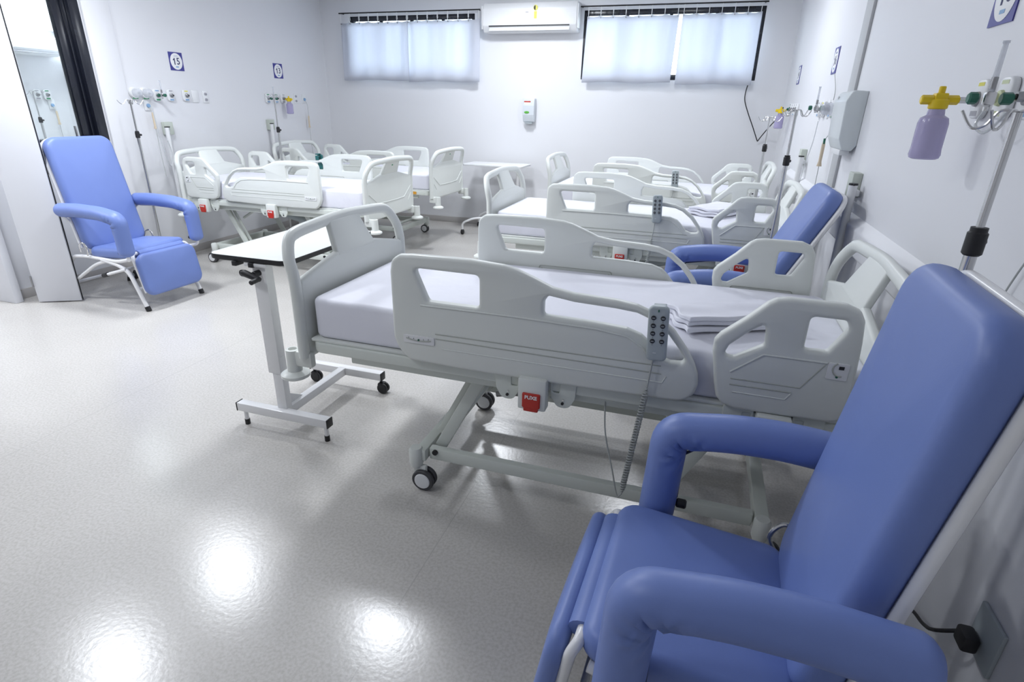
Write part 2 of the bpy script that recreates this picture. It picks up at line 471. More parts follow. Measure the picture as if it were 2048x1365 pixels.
# inner window (black frame, sliding sash, pane)
iw = empty('window_3', (XL, IW[0], 0)); iw['kind'] = 'structure'
wy, z0, z1 = IW[1] - IW[0], IW[2], IW[3]
fm = MB()
for y, ww in ((0.03, 0.06), (wy - 0.045, 0.09)): fm.box((-0.05, y, (z0 + z1) / 2), (0.13, ww, z1 - z0), b=0.004)
fm.box((-0.05, wy / 2, z0 + 0.035), (0.13, wy - 0.15, 0.07), b=0.004); fm.box((-0.05, wy / 2, z1 - 0.035), (0.13, wy - 0.15, 0.07), b=0.004)
fm.build('window_frame', FRAME, iw)
sh = MB(); sh.box((-0.07, wy - 0.14, (z0 + z1) / 2), (0.05, 0.10, z1 - z0 - 0.14), b=0.004); sh.box((-0.035, wy - 0.105, (z0 + z1) / 2), (0.02, 0.025, z1 - z0 - 0.14), b=0.003)
sh.build('sash_stile', FRAME, iw)
MB().box((-0.075, (0.06 + wy - 0.19) / 2, (z0 + z1) / 2), (0.006, wy - 0.25, z1 - z0 - 0.14)).build('pane', GLASS, iw, smooth=False)
MB().box((-0.03, wy - 0.26, z0 + 0.12), (0.02, 0.012, 0.10), b=0.003).build('latch', METAL, iw)
# back windows
def back_window(n, x0, x1):
    r = empty('window_%d' % n, ((x0 + x1) / 2, YB, WZ0)); r['kind'] = 'structure'
    hw = (x1 - x0) / 2; hh = WZ1 - WZ0; f = MB()
    for x in (-hw + 0.02, hw - 0.02): f.box((x, 0.045, hh / 2), (0.04, 0.09, hh), b=0.004)
    f.box((0, 0.045, 0.03), (2 * hw - 0.08, 0.09, 0.06), b=0.004); f.box((0, 0.045, hh - 0.03), (2 * hw - 0.08, 0.09, 0.06), b=0.004)
    f.build('window_frame', FRAME, r)
    s = MB()
    for x in (-hw / 2, 0.0, hw / 2): s.box((x, 0.05, hh / 2), (0.035, 0.05, hh - 0.12), b=0.004)
    s.build('mullion', FRAME, r)
    MB().box((0, 0.06, hh / 2), (2 * hw - 0.08, 0.005, hh - 0.12)).build('pane', GLASS, r, smooth=False)
back_window(1, *W1); back_window(2, *W2)
# crash rail and duct on the right wall
b = MB(); b.plate(fillet([(0, 0), (0.035, 0.015, 0.02), (0.045, 0.14, 0.02), (0, 0.175)], 0.0), [], 4.9, 0.004, lambda u, v, q: (XR - u, 3.55 + q, 0.90 + v))
struct(b.build('trim_4', WALL))
struct(MB().box((XR - 0.008, 4.06, 1.05 + ZC / 2), (0.016, 0.17, ZC - 2.10 + 2.10), b=0.003).build('trim_5', DUCT)) if False else None
struct(MB().box((XR - 0.008, 4.06, (1.075 + ZC) / 2), (0.016, 0.17, ZC - 1.075), b=0.003).build('trim_5', DUCT))

# ------------------------------------------------------------------ ceiling lamps
for i, (x, y) in enumerate(LAMPS):
    r = empty('ceiling_lamp', (x, y, ZC))
    tag(r, 'round recessed ceiling lamp of the ward, some reflected in the floor, others added as fill' if x > XL else 'round recessed ceiling lamp of the room beyond the inner window', 'lamp', 'round ceiling lamps' if x > XL else 'ceiling lamps of the next room')
    MB().lathe((0, 0, 0), (0, 0, -1), [(0, 0.21), (0.012, 0.205), (0.02, 0.19)], 32).build('lamp_ring', WPLAST, r)
    MB().lathe((0, 0, -0.0205), (0, 0, -1), [(0, 0.185), (0.003, 0.18)], 32).build('diffuser', GLOW, r)
    ld = bpy.data.lights.new('lamp_light', 'AREA'); ld.shape = 'DISK'; ld.size = 0.36; ld.energy = LAMP_W * (1.6 if y < 1 else 4) * (1.25 if x < XL else 0.6 if x > -1 else 1)
    ld.color = (0.90, 0.94, 1.0)
    lo = bpy.data.objects.new('lamp_light', ld); col.objects.link(lo); lo.location = (0, 0, -0.026); lo.parent = r

# ------------------------------------------------------------------ curtains
def curtain(x0, x1, zt, zb, label, lean=0.0, phase=0.0, nf=7):
    r = empty('curtain', ((x0 + x1) / 2, YB - 0.075, zb))
    tag(r, label, 'curtain', 'white curtains on the back windows')
    hw = (x1 - x0) / 2; n, k = 90, 10; vs = []; fs = []
    for j in range(k + 1):
        v = j / k
        for i in range(n + 1):
            u = i / n
            x = -hw + 2 * hw * u + lean * (1 - v)
            sag = 0.012 * abs(sin(u * pi * nf)) * (1 if v > 0.99 else 0.0)
            fold = 0.012 * sin(u * 2 * pi * 1.6 + phase + 0.5 * v) + 0.007 * sin(u * 2 * pi * 3.7 + 1.3 + phase - 0.6 * v) + 0.005 * sin(u * 2 * pi * nf + phase) * v
            vs.append((x, fold - 0.02 * (1 - v), (zt - zb) * v - sag - 0.006 * sin(u * 9 + phase) * (1 - v)))
    for j in range(k):
        for i in range(n):
            a = j * (n + 1) + i; fs.append((a, a + 1, a + n + 2, a + n + 1))
    o = MB().add(vs, fs).build('curtain_cloth', CURT, r, ang=180)
    md = o.modifiers.new('t', 'SOLIDIFY'); md.thickness = 0.0015
    for q in range(nf + 1):
        x = -hw + 2 * hw * (0.015 + 0.97 * q / nf)
        g = MB(); g.tube([(x, 0.0, zt - zb - 0.012), (x, -0.018, zt - zb + 0.03), (x, -0.012, 2.635 - zb), (x, 0.0, 2.645 - zb), (x, 0.005, zt - zb + 0.02)], 0.0035, 6)
        g.cyl((x, -0.008, zt - zb - 0.02), (x, 0.012, zt - zb - 0.02), 0.006, 8, mi=1)
        g.build('curtain_ring', [WPLAST, METAL], r)
curtain(-4.86, -3.852, 2.545, 1.845, 'white curtain panel at the far left over the left back window', 0.0, 0.4)
curtain(-3.872, -2.86, 2.55, 1.835, 'white curtain panel between the left window middle and the air conditioner', 0.0, 1.1)
curtain(-1.52, -0.475, 2.55, 1.845, 'white curtain panel just right of the air conditioner, left of the bright gap', -0.02, 2.0)
curtain(-0.44, 0.39, 2.555, 1.832, 'white curtain panel right of the bright gap, nearest the back right corner', 0.0, 0.2, 6)
for x0, x1, lb in ((-4.87, -2.86, 'thin black curtain rod over the left back window'), (-1.62, 0.44, 'thin black curtain rod over the right back window')):
    r = tag(empty('curtain_rod', ((x0 + x1) / 2, YB - 0.075, 2.65)), lb, 'curtain rod', 'curtain rods')
    MB().cyl((-(x1 - x0) / 2, 0, 0), ((x1 - x0) / 2, 0, 0), 0.008, 10).build('rod', DARK, r)
    for s in (-1, 1):
        MB().cyl((s * ((x1 - x0) / 2 - 0.03), 0, 0), (s * ((x1 - x0) / 2 - 0.03), 0.075, 0), 0.006, 8).build('rod_bracket', DARK, r)

# ------------------------------------------------------------------ hospital bed
RAIL = fillet([(-.575, .99, .0), (-.567, 1.035), (-.537, 1.056), (-.487, 1.06), (-.374, 1.062), (-.264, 1.063), (-.143, 1.055), (-.098, 1.045), (-.039, 1.023), (.027, .996), (.106, .984), (.244, .979), (.312, .970), (.373, .947), (.438, .898), (.484, .84), (.513, .793), (.528, .758), (.533, .721), (.524, .684), (.497, .661), (.469, .654), (.127, .646), (-.268, .642), (-.509, .648), (-.543, .674), (-.562, .702), (-.575, .738)], 0.03, 3)
RH1 = fillet([(-.481, 1.012), (-.23, 1.010), (-.23, .893), (-.430, .893)], 0.018)
RH2 = fillet([(.004, .945), (.018, .967), (.108, .955), (.247, .950), (.314, .944), (.363, .926), (.42, .883), (.458, .838), (.480, .805), (.472, .792), (.435, .790), (.400, .803), (.357, .852), (.335, .870), (.286, .886), (.182, .893), (.004, .896)], 0.012, 3)
HEAD = fillet([(.580, .74), (.570, .797), (.560, .85), (.560, .888), (.575, .911), (.642, .972), (.693, 1.026), (.714, 1.040), (.75, 1.046), (.90, 1.046), (.940, 1.030), (.957, 1.000), (.965, .93), (.972, .80), (.968, .70), (.955, .672), (.925, .663), (.72, .660), (.656, .660), (.612, .672), (.592, .695)], 0.02, 3)
HH1 = fillet([(.597, .850), (.606, .876), (.651, .922), (.700, .962), (.706, .890), (.627, .838), (.605, .838)], 0.014)
HH2 = fillet([(.815, .998), (.910, .997), (.922, .975), (.880, .894), (.815, .892)], 0.016)
YR = 0.46   # rail outer plane half width
def rail_map(side, yc): return lambda u, v, q: (u, side * yc + q, v)
def ridge(b, pts, y, r=0.0022, mi=1):
    b.tube([(x, y, z) for x, z in pts], r, 6, mi)
def bed_text(side):   # text on the outer face
    return basis((0, 0, 0), (1, 0, 0), (0, 0, 1), (0, -1, 0)) if side < 0 else basis((0, 0, 0), (-1, 0, 0), (0, 0, 1), (0, 1, 0))
def latch(side, x, par, yo):
    b = MB(); yy = side * (yo + 0.012)
    b.box((x, side * (yo - 0.004), 0.598), (0.105, 0.05, 0.125), b=0.008)
    b.build('latch_cover', PLAST, par)
    b = MB()
    b.plate(fillet([(x - .033, .606), (x + .033, .606), (x + .033, .552), (x + .027, .548), (x + .027, .535), (x - .027, .535), (x - .027, .548), (x - .033, .552)], 0.004, 2), [], 0.02, 0.003, lambda u, v, q: (u, yy + q + side * 0.008, v))
    T = bed_text(side); T.translation = (x, yy + side * 0.0186, 0.592)
    b.text('PUXE', 0.019, T, 1, 0.0006)
    b.build('release_latch', [RED, WHITE], par)
    for s in (-1, 1):
        b = MB(); cx = x + s * 0.105
        o = fillet([(cx - .048, .66), (cx + .048, .66), (cx + .045, .585, .02), (cx + .022, .543, .03), (cx - .022, .543, .03), (cx - .045, .585, .02)], 0.01)
        hcut = fillet([(cx - s * .012, .645), (cx - s * .040, .645), (cx - s * .040, .60), (cx - s * .014, .60)], 0.008)
        b.plate(o, [hcut], 0.012, 0.002, lambda u, v, q: (u, side * (yo - 0.03) + q, v))
        b.cyl((cx, side * (yo - 0.03), .562), (cx, side * (yo - 0.019), .562), 0.0055, 12, 1)
        b.cyl((cx + 0.002, side * (yo - 0.03), .576), (cx + 0.002, side * (yo - 0.02), .576), 0.0035, 10, 2)
        b.build('rail_hinge', [STEEL, DARK, CHROME], par)
    b = MB(); b.tube([(x + .06, side * (yo - .05), .64), (x + .075, side * (yo - .045), .60), (x + .12, side * (yo - .042), .57)], 0.008, 8)
    b.build('latch_rod', CHROME, par)
def dial(side, x0, x1, z0, z1, par, yo, curved):
    b = MB(); y = side * (yo + 0.001)
    b.plate(fillet([(x0, z0), (x1, z0), (x1, z1), (x0, z1)], 0.004, 2), [], 0.006, 0.001, lambda u, v, q: (u, y + q, v))
    c = ((x0 + x1) / 2, (z0 + z1) / 2); wd = (x1 - x0)
    yt = side * (yo + 0.005)
    if curved:
        pts = [(c[0] + wd * 0.12 + 0.022 * cos(R(a)), yt, c[1] + 0.008 + 0.022 * sin(R(a))) for a in range(120, 300, 18)]
    else:
        pts = [(x0 + wd * (0.1 + 0.8 * k / 10), yt, c[1] + 0.006 * ((k / 5 - 1) ** 2) - 0.003) for k in range(11)]
    b.tube(pts, 0.0022, 6, 1)
    for k in range(1, len(pts), 2): b.box((pts[k][0], yt, pts[k][2] + (0.006 if not curved else 0)), (0.002, 0.001, 0.003), 2)
    b.cyl((c[0], yt - side * 0.002, c[1] + (0.0 if not curved else -.016)), (c[0], yt + side * 0.002, c[1] + (0 if not curved else -.016)), 0.0035, 10, 3)
    if curved: b.box((c[0] + .008, yt, c[1] + 0.014), (0.014, 0.002, 0.010), 2)
    b.build('angle_indicator', [WPLAST, GROOVE, BTN, GREEN], par)
def foot_rail(side, par):
    yo = YR; b = MB()
    b.plate(RAIL, [RH1, RH2], 0.040, 0.013, rail_map(side, yo - 0.020))
    yo_ = side * yo
    # raised beads and pressed lines on the outer face
    ridge(b, [(-.455, .878), (-.10, .880), (.19, .874), (.29, .862), (.345, .83), (.385, .785)], yo_, 0.004, 0)
    ridge(b, [(-.40, .772), (.41, .775)], yo_); ridge(b, [(-.40, .753), (.414, .747)], yo_)
    ridge(b, [(-.376, .716), (.42, .716), (.43, .74)], yo_, 0.0025, 0)
    # bolted cover on the inner face
    b.plate(rrect(0.36, 0.11, 0.012), [rrect(0.354, 0.104, 0.012)], 0.003, 0.0005, lambda u, v, q: (u - .07, side * (yo - 0.041) + q, v + .78), mi=1)
    for u in (-.235, .095): b.cyl((u, side * (yo - 0.039), .815), (u, side * (yo - 0.043), .815), 0.006, 10, 1)
    o = b.build('side_rail', [PLAST, GROOVE], par)
    dial(side, -.53, -.404, .724, .756, o, yo, False)
    latch(side, -.02, o, yo)
    return o
def head_rail(side, par):
    yo = YR; b = MB()
    b.plate(HEAD, [HH1, HH2], 0.040, 0.013, rail_map(side, yo - 0.020))
    yy = side * yo
    ridge(b, [(.621, .790), (.708, .862), (.885, .862)], yy, 0.0035, 0)
    ridge(b, [(.626, .768), (.827, .768), (.885, .862)], yy); ridge(b, [(.626, .747), (.807, .748)], yy)
    ridge(b, [(.637, .722), (.793, .722), (.807, .746)], yy, 0.0025, 0)
    b.plate(rrect(0.26, 0.10, 0.012), [rrect(0.254, 0.094, 0.012)], 0.003, 0.0005, lambda u, v, q: (u + .77, side * (yo - 0.041) + q, v + .78), mi=1)
    o = b.build('head_rail', [PLAST, GROOVE], par)
    dial(side, .888, .945, .812, .866, o, yo, True)
    latch(side, .775, o, yo)
    return o
def end_panel(name, x, sg, par):   # sg -1: foot end (outer face towards -x)
    hw = 0.43; b = MB()
    body = [(-hw + .012, .56), (hw - .012, .56), (hw - .012, .895), (hw - .05, .905), (.15, .955), (-.15, .955), (-hw + .05, .905), (-hw + .012, .895)]
    t = 0.034
    b.plate(fillet(body, 0.03, 4), [], t, 0.012, lambda u, v, q: (x + q * 1.0, u, v))
    # hoop: runs down both sides of the body and flares outwards at the top
    P = [(0, -hw, .57), (0, -hw, .84), (sg * .004, -hw, .92), (sg * .02, -hw + .006, .985), (sg * .042, -hw + .045, 1.045), (sg * .05, -hw + .10, 1.066), (sg * .055, -.2, 1.075), (sg * .06, 0, 1.082)]
    P2 = P + [(p[0], -p[1], p[2]) for p in reversed(P[:-1])]
    pts = smooth3([(x + p[0], p[1], p[2]) for p in P2], 5)
    b.tube(pts, 0.022, 12, 0, True, 0.025, up=(1, 0, 0))
    # centre block, tilted outwards
    c = [(-.155, -.02), (.155, -.02), (.115, .128), (-.115, .128)]
    b.plate(fillet(c, 0.012, 3), [], 0.03, 0.010, lambda u, v, q: (x + sg * (0.002 + v * 0.42) + q, u, .955 + v))
    b.box((x + sg * 0.045, 0, 1.045), (0.010, 0.022, 0.045), 1, 0.003)
    # pressed lines on the outer face
    xo = x + sg * (t / 2 + 0.0005)
    for s in (-1, 1):
        b.tube([(xo, s * .10, .70), (xo, s * .25, .705), (xo, s * .395, .80)], 0.004, 6)
        b.tube([(xo, s * .33, .66), (xo, s * .395, .73)], 0.004, 6)
    b.tube([(xo, -.10, .70), (xo, .10, .70)], 0.004, 6)
    return b.build(name, [PLAST, MGREEN], par)
def make_bed():
    r = empty('hospital_bed')
    # base frame
    b = MB()
    for s in (-1, 1): b.box((0.15, s * .335, .165), (1.30, .035, .055), b=0.006)
    for x in (-.53, .83): b.box((x, 0, .165), (.05, .76, .055), b=0.006)
    for x in (-.42,):
        for s in (-1, 1): b.cyl((x - .05, s * .352, .178), (x - .05, s * .362, .178), 0.012, 14, 1)
    b.build('base_frame', [STEEL, DARK], r)
    for x in (-.55, .83):
        for s in (-1, 1):
            a = random.uniform(0, 360); c = MB(); y = s * .375
            c.lathe((x, y, .105), (0, 0, 1), [(0, .022), (.02, .030), (.085, .030), (.095, .024)], 18)
            c.box((x + .018, y, .095), (.06, .022, .045), 0, 0.008)
            o = c.build('caster', PLAST, r)
            wv = MB(); wx = x + .035
            for q in (-1, 1):
                wv.lathe((wx, y + q * .016, .05), (0, q, 0), [(-.010, .046), (-.006, .05), (.006, .05), (.010, .046)], 24, 0)
                wv.lathe((wx, y + q * .0262, .05), (0, q, 0), [(0, .036), (.004, .034), (.006, .02)], 20, 1)
            wv.build('wheel', [TYRE, WPLAST], o)
    # lifting arms
    for x0, x1 in ((-.46, -.25), (.48, .69)):
        for s in (-1, 1):
            a = MB(); d = Vector((x1 - x0, 0, .40)); L = d.length; u = d.normalized()
            T = basis(Vector(((x0 + x1) / 2, s * .29, .395)), u, (0, 1, 0), u.cross(Vector((0, 1, 0))))
            a.box((0, 0, 0), (L + .05, .028, .05), 0, 0.005, T); a.box((-.02, -s * .03, .035), (L - .06, .006, .035), 0, 0.001, T)
            a.cyl((x1, s * .27, .595), (x1, s * .325, .595), 0.024, 16, 1)
            a.build('lift_arm', [STEEL, TYRE], r)
    a = MB(); a.tube([(-.62, .16, .60), (-.34, .16, .44)], 0.012, 10); a.tube([(.32, .16, .60), (.60, .16, .44)], 0.012, 10)
    a.build('brace', STEEL, r)
    a = MB(); a.cyl((-.05, -.05, .40), (.35, -.05, .50), 0.034, 18); a.cyl((-.30, -.05, .34), (-.05, -.05, .40), 0.014, 12, 1)
    a.box((.36, -.05, .50), (.14, .11, .12), 0, 0.015)
    a.cyl((-.46, -.29, .21), (-.46, .29, .21), 0.016, 12, 2); a.cyl((.48, -.29, .21), (.48, .29, .21), 0.016, 12, 2)
    a.tube(fil3([(-.28, -.20, .60), (-.28, -.20, .53), (.45, -.20, .53), (.45, -.20, .60)], .05), 0.010, 8, 1)
    a.build('lift_actuator', [GPLAST, METAL, STEEL], r)
    # upper frame and deck
    b = MB()
    b.plate(rrect(2.02, .86, .05, 5), [rrect(1.92, .76, .03, 5)], 0.045, 0.006, lambda u, v, q: (u + .03, v, .622 + q))
    for x in (-.62, -.1, .40, .80): b.box((x, 0, .615), (.05, .78, .035), b=0.004)
    b.box((0.03, -.37, .580), (1.70, .04, .05), b=0.006); b.box((0.03, .37, .580), (1.70, .04, .05), b=0.006)
    for x, s in ((-.80, 1),): b.box((x, s * .4325, .622), (.05, .004, .03), 1)
    b.build('bed_frame', [STEEL, ORANGE], r)
    b = MB()
    for x0, x1 in ((-.98, -.50), (-.48, -.12), (-.10, .22), (.24, 1.02)):
        b.box(((x0 + x1) / 2, 0, .651), (x1 - x0, .84, .014), b=0.004)
    b.build('mattress_deck', PLAST, r)
    # corner bumpers
    for x, g in ((-1.085, -1), (1.10, 1)):
        for s in (-1, 1):
            b = MB(); y = s * .415
            b.lathe((x, y, .462), (0, 0, 1), [(0, .05), (.006, .060), (.018, .060), (.028, .045), (.032, .031), (.128, .029), (.130, .018), (.12, .016)], 24)
            b.box((x - g * .055, y, .555), (.09, .036, .07), 0, 0.01)
            b.build('corner_bumper', PLAST, r)
    end_panel('foot_panel', -1.015, -1, r)
    end_panel('head_panel', 1.035, 1, r)
    # mattress
    b = MB()
    T = TM((.025, 0, .742))
    b.pad(2.00, .82, .168, .05, .022, .012, T)
    b.build('mattress', SHEET, r, ang=60)
    for s in (-1, 1): foot_rail(s, r); head_rail(s, r)
    return r
def remote(x, y, z, tilt, side, par, back=False):   # hand control hooked on a rail
    M0, M1 = (TEAL, TEAL) if back else (GPLAST, BTN)
    nrm = Vector((0, side, 0)); t = R(tilt)
    X = Vector((cos(t), 0, sin(t))) * (-side); Y = Vector((-sin(t) * -side, 0, cos(t)))
    X = Vector((-side * cos(t), 0, sin(t))); Y = nrm.cross(X)
    if Y.z < 0: Y = -Y; X = -X
    T = basis((x, y, z), X, Y, nrm)
    b = MB(); b.pad(.064, .185, .024, .016, .008, .002, T)
    b.box((0, .078, -.032), (.04, .008, .045), 0, 0.003, T); b.box((0, .060, -.054), (.04, .045, .006), 0, 0.002, T)
    if back: b.box((0, .098, -.03), (.03, .012, .06), 0, 0.004, T)
    b.box((0, .080, .0155), (.004, .008, .0008), 2, 0, T); b.box((-.006, -.062, .0150), (.010, .002, .0008), 3, 0, T)
    o = b.build('remote_control', [M0, M1, GREEN, WHITE], par)
    for rr in range(4):
        for c in (-1, 1):
            k = MB(); cx, cy = c * .0145, .056 - rr * .026
            k.lathe((0, 0, 0), (0, 0, 1), [(0, .0078), (.0018, .0075), (.0024, .006)], 16, 0, T @ Matrix.Translation((cx, cy, .0142)))
            k.box((cx, cy, .0169), (.009, .0035, .0006), 1, 0, T); k.box((cx, cy - .0125, .0150), (.002, .002, .0006), 0, 0, T)
            k.build('button', [M1, BTNM], o)
    return o, T
def coil_cord(par, p0, p1, p2, pts):
    p0, p1, p2 = Vector(p0), Vector(p1), Vector(p2); b = MB()
    ax = (p2 - p1); L = ax.length; d = ax.normalized(); u, v = ort(d)
    line = [p0, p0 + (p1 - p0) * .5]; N = 42
    for k in range(N * 10 + 1):
        t = k / (N * 10); a = 2 * pi * N * t; rr = .0085 * min(1, t * 12, (1 - t) * 12 + .1)
        line.append(p1 + d * L * t + u * cos(a) * rr + v * sin(a) * rr)
    b.tube(line, 0.0032, 5)
    b.build('coiled_cord', CORD, par)
    c = MB(); c.tube(smooth3([p2] + [Vector(q) for q in pts], 6), 0.0028, 6); c.build('power_cord', CORD, par)

bedA = make_bed()
bedB = copy_tree(bedA); bedC = copy_tree(bedA); bedD = copy_tree(bedA); bedE = copy_tree(bedA)
G = 'white hospital beds'
for o, p, a, lb in ((bedA, (-.45, 2.217), 0, 'white hospital bed nearest the camera, behind the large blue recliner'),
                    (bedB, (-.45, 4.45), 0, 'white hospital bed in the middle of the right row, behind the second blue recliner'),
                    (bedC, (-.45, 6.25), 0, 'white hospital bed at the far end of the right row, nearest the back wall'),
                    (bedD, (-3.815, 4.90), 180, 'white hospital bed of the left row under sign 15, beside the left blue recliner'),
                    (bedE, (-3.88, 6.38), 180, 'white hospital bed of the left row under sign 13, in the far left corner')):
    o.location = (*p, 0); o.rotation_euler = (0, 0, R(a)); tag(o, lb, 'hospital bed', G)
for bd, x in ((bedA, .387), (bedB, .20), (bedC, .22)):
    z = .893 if bd is bedA else .905
    if bd is not bedA: z = .935
    remote(x, -.477, z, 3, -1, bd)
    xx = x - .012
    coil_cord(bd, (x - .005, -.475, z - .095), (xx, -.478, z - .19), (xx - .045, -.485, .26), [(xx - .06, -.48, .25), (xx - .085, -.46, .33), (xx - .13, -.42, .47), (xx - .145, -.38, .60)])
remote(.06, -.475, .95, -2, -1, bedD, back=True)   # hooked on the far rail of that bed

# folded sheets lying on the mattresses
def folded(name, loc, rz, label, L=.36, W_=.20):
    r = tag(empty(name, loc, rz), label, 'bedding', 'folded white sheets')
    z = 0.0
    b = MB()
    for k, (dx, t) in enumerate(((0, .022), (.006, .020), (-.004, .020))):
        # one fold: rounded at the front edge, open behind
        prof = []
        n = 10
        for i in range(n + 1):
            u = i / n; prof.append((-W_ / 2 + W_ * u + dx, .003 * sin(u * 9 + k)))
        vs = []; m_ = 14
        for j in range(m_ + 1):
            q = j / m_
            for i, (y, dz) in enumerate(prof):
                x = -L / 2 + L * q + .006 * sin(i * .9 + k)
                vs.append((x, y + .004 * sin(q * 7 + k), z + t / 2 + dz * .7 + .002 * sin(q * 11 + i)))
        N = n + 1; fs = [(j * N + i, j * N + i + 1, (j + 1) * N + i + 1, (j + 1) * N + i) for j in range(m_) for i in range(n)]
        T_ = t * .42; top = [(x, y, zz + T_) for x, y, zz in vs]; bot = [(x, y, zz - T_) for x, y, zz in vs]
        o = len(vs); ed = []
        for j in range(m_): ed += [(j * N, (j + 1) * N), ((j + 1) * N + n, j * N + n)]
        for i in range(n): ed += [(i + 1, i), (m_ * N + i, m_ * N + i + 1)]
        b.add(top + bot, fs + [tuple(a + o for a in f[::-1]) for f in fs] + [(a, c, c + o, a + o) for a, c in ed])
        z += t
    o = b.build('folded_layers', SHEET, r, ang=50)
    bv = o.modifiers.new('b', 'BEVEL'); bv.width = .004; bv.segments = 2
    return r
folded('folded_sheet', (.155, 2.075, .838), 28, 'folded white sheet lying on the nearest bed beside its hand control', .38, .17)
folded('folded_sheet', (.15, 4.58, .838), 60, 'folded white sheet lying on the middle bed of the right row', .40, .24)

# ------------------------------------------------------------------ recliners
def make_chair(tilt, a0=-.235, a1=.40, az=0.0, bw=.52, bs=0.0):
    r = empty('recliner')
    # seat
    b = MB(); T = basis((.115, 0, .432), Vector((cos(R(4)), 0, sin(R(4)))), (0, 1, 0), Vector((-sin(R(4)), 0, cos(R(4)))))
    b.pad(.46, .52, .085, .06, .035, .014, T); b.build('seat', VINYL, r, ang=70)
    # backrest
    a = R(tilt); up = Vector((-sin(a), 0, cos(a))); nf = Vector((cos(a), 0, sin(a)))
    p0 = Vector((-.125, 0, .43))
    b = MB(); T = basis(p0 + up * .425 + Vector((0, bs, 0)), (0, 1, 0), up, nf)
    b.pad(bw, .86, .085, .085, .036, .016, T); bk = b.build('backrest', VINYL, r, ang=70)
    fr = MB(); q = lambda s, y, d: p0 + up * s + nf * d + Vector((0, y, 0))
    e = bw / 2 - .005
    fr.tube(fil3([q(.03, bs - e, -.045), q(.80, bs - e, -.045), q(.845, bs - e + .06, -.045), q(.845, bs + e - .06, -.045), q(.80, bs + e, -.045), q(.03, bs + e, -.045)], .05), .013, 10)
    fr.build('back_frame', WSTEEL, r)
    # armrests
    for s in (-1, 1):
        y = s * .315; b = MB()
        path = fil3([(a0, y, .750 + az), (a0 + .20, y, .762 + az), (a1 - .18, y, .756 + az), (a1 - .012, y, .728 + az), (a1, y, .445 + az * 2.6)], .045, 6)
        pts = []; path = [Vector(p) for p in path]
        for i in range(len(path) - 1):
            n = max(1, int((path[i + 1] - path[i]).length / .011))
            for k in range(n): pts.append(path[i].lerp(path[i + 1], k / n))
        pts.append(path[-1]); rr = []
        n = len(pts)
        tot = [0]
        for i in range(1, n): tot.append(tot[-1] + (pts[i] - pts[i - 1]).length)
        for i in range(n):
            e = min(tot[i], tot[-1] - tot[i]); f = 1.0
            if e < .04: f = math.sqrt(max(.02, 1 - (1 - e / .04) ** 2))
            rr.append(.056 * f)
        b.tube(pts, rr, 34, 0, True, [x * .93 for x in rr], up=(0, 1, 0))
        # puckers at the inner corner
        cpt = Vector((a1 - .065, y, .68 + az))
        for i, v in enumerate(b.v):
            p = Vector(v); dx, dz = p.x - cpt.x, p.z - cpt.z; d = math.hypot(dx, dz)
            if d < .085:
                k = (1 - d / .085) * min(1, d / .02)
                a = math.atan2(dz, dx)
                p.y += (p.y - y) / .056 * .011 * k * (sin(a * 11) + .6 * sin(a * 17 + 1.0))
                b.v[i] = tuple(p)
        o = b.build('armrest', VINYL, r, ang=70)
        sm = MB(); sm.tube([(a0 + .06, y, .703 + az), (a0 + .22, y, .712 + az), (a1 - .20, y, .704 + az), (a1 - .082, y, .682 + az), (a1 - .056, y, .66 + az), (a1 - .054, y, .49)], .0035, 6, r2=.007, up=(1, 0, 0))
        sm.build('seam', SEAM, o)
        kb = MB(); kb.cyl((a1 - .055, y, .47), (a1 - .085, y, .47), .014, 14, b2=.004); kb.build('bolt_knob', DARK, r)
        st = MB(); st.tube(fil3([(a1, y, .47), (a1, y, .42), (min(a1, .315), s * .262, .402)], .03), .012, 10); st.build('arm_bracket', WSTEEL, r)
        st = MB(); st.tube([(a0 + .03, y, .71 + az), (a0 + .02, s * .27, .66)], .010, 8); st.build('arm_pivot', WSTEEL, r)
    # footrest: pad hanging in front of the seat
    ft = Vector((.355, 0, .44)); fd = Vector((sin(R(9)), 0, -cos(R(9)))); fn = Vector((cos(R(9)), 0, sin(R(9))))
    b = MB(); T = basis(ft + fd * .165 + fn * .035, (0, 1, 0), -fd, fn)
    b.pad(.53, .33, .05, .075, .024, .01, T); b.build('footrest', VINYL, r, ang=70)
    b = MB(); b.tube([(.345, -.20, .441), (.345, .20, .441)], .026, 16, r2=.034, up=(0, 0, 1)); b.build('hinge_sleeve', VINYL, r)
    b = MB(); b.tube(fil3([ft + fd * .30 + Vector((0, -.235, 0)), ft + fd * .02 + Vector((0, -.25, 0)), ft + Vector((-.012, -.235, .005)), ft + Vector((-.012, .235, .005)), ft + fd * .02 + Vector((0, .25, 0)), ft + fd * .30 + Vector((0, .235, 0))], .04), .014, 12)
    b.build('footrest_frame', WSTEEL, r)
    # frame
    b = MB()
    for s in (-1, 1):
        y = s * .255
        b.tube(fil3([(-.36, y, .30), (-.30, y, .37), (-.15, y, .385), (.20, y, .375), (.315, y, .405)], .08), .014, 10)
        b.tube(fil3([(.02, y, .375), (.20, y, .345), (.29, y, .30), (.40, y, .02)], .07), .016, 10)
        b.tube(fil3([(.10, y, .375), (-.06, y, .33), (-.41, s * .27, .12)], .07), .013, 10)
    b.tube([(.34, -.255, .17), (.34, .255, .17)], .011, 10); b.tube([(-.39, -.265, .135), (-.39, .265, .135)], .013, 10)
    b.tube([(-.15, -.255, .385), (-.15, .255, .385)], .013, 10); b.tube([(.05, -.255, .37), (.05, .255, .37)], .013, 10)
    b.build('chair_frame', WSTEEL, r)
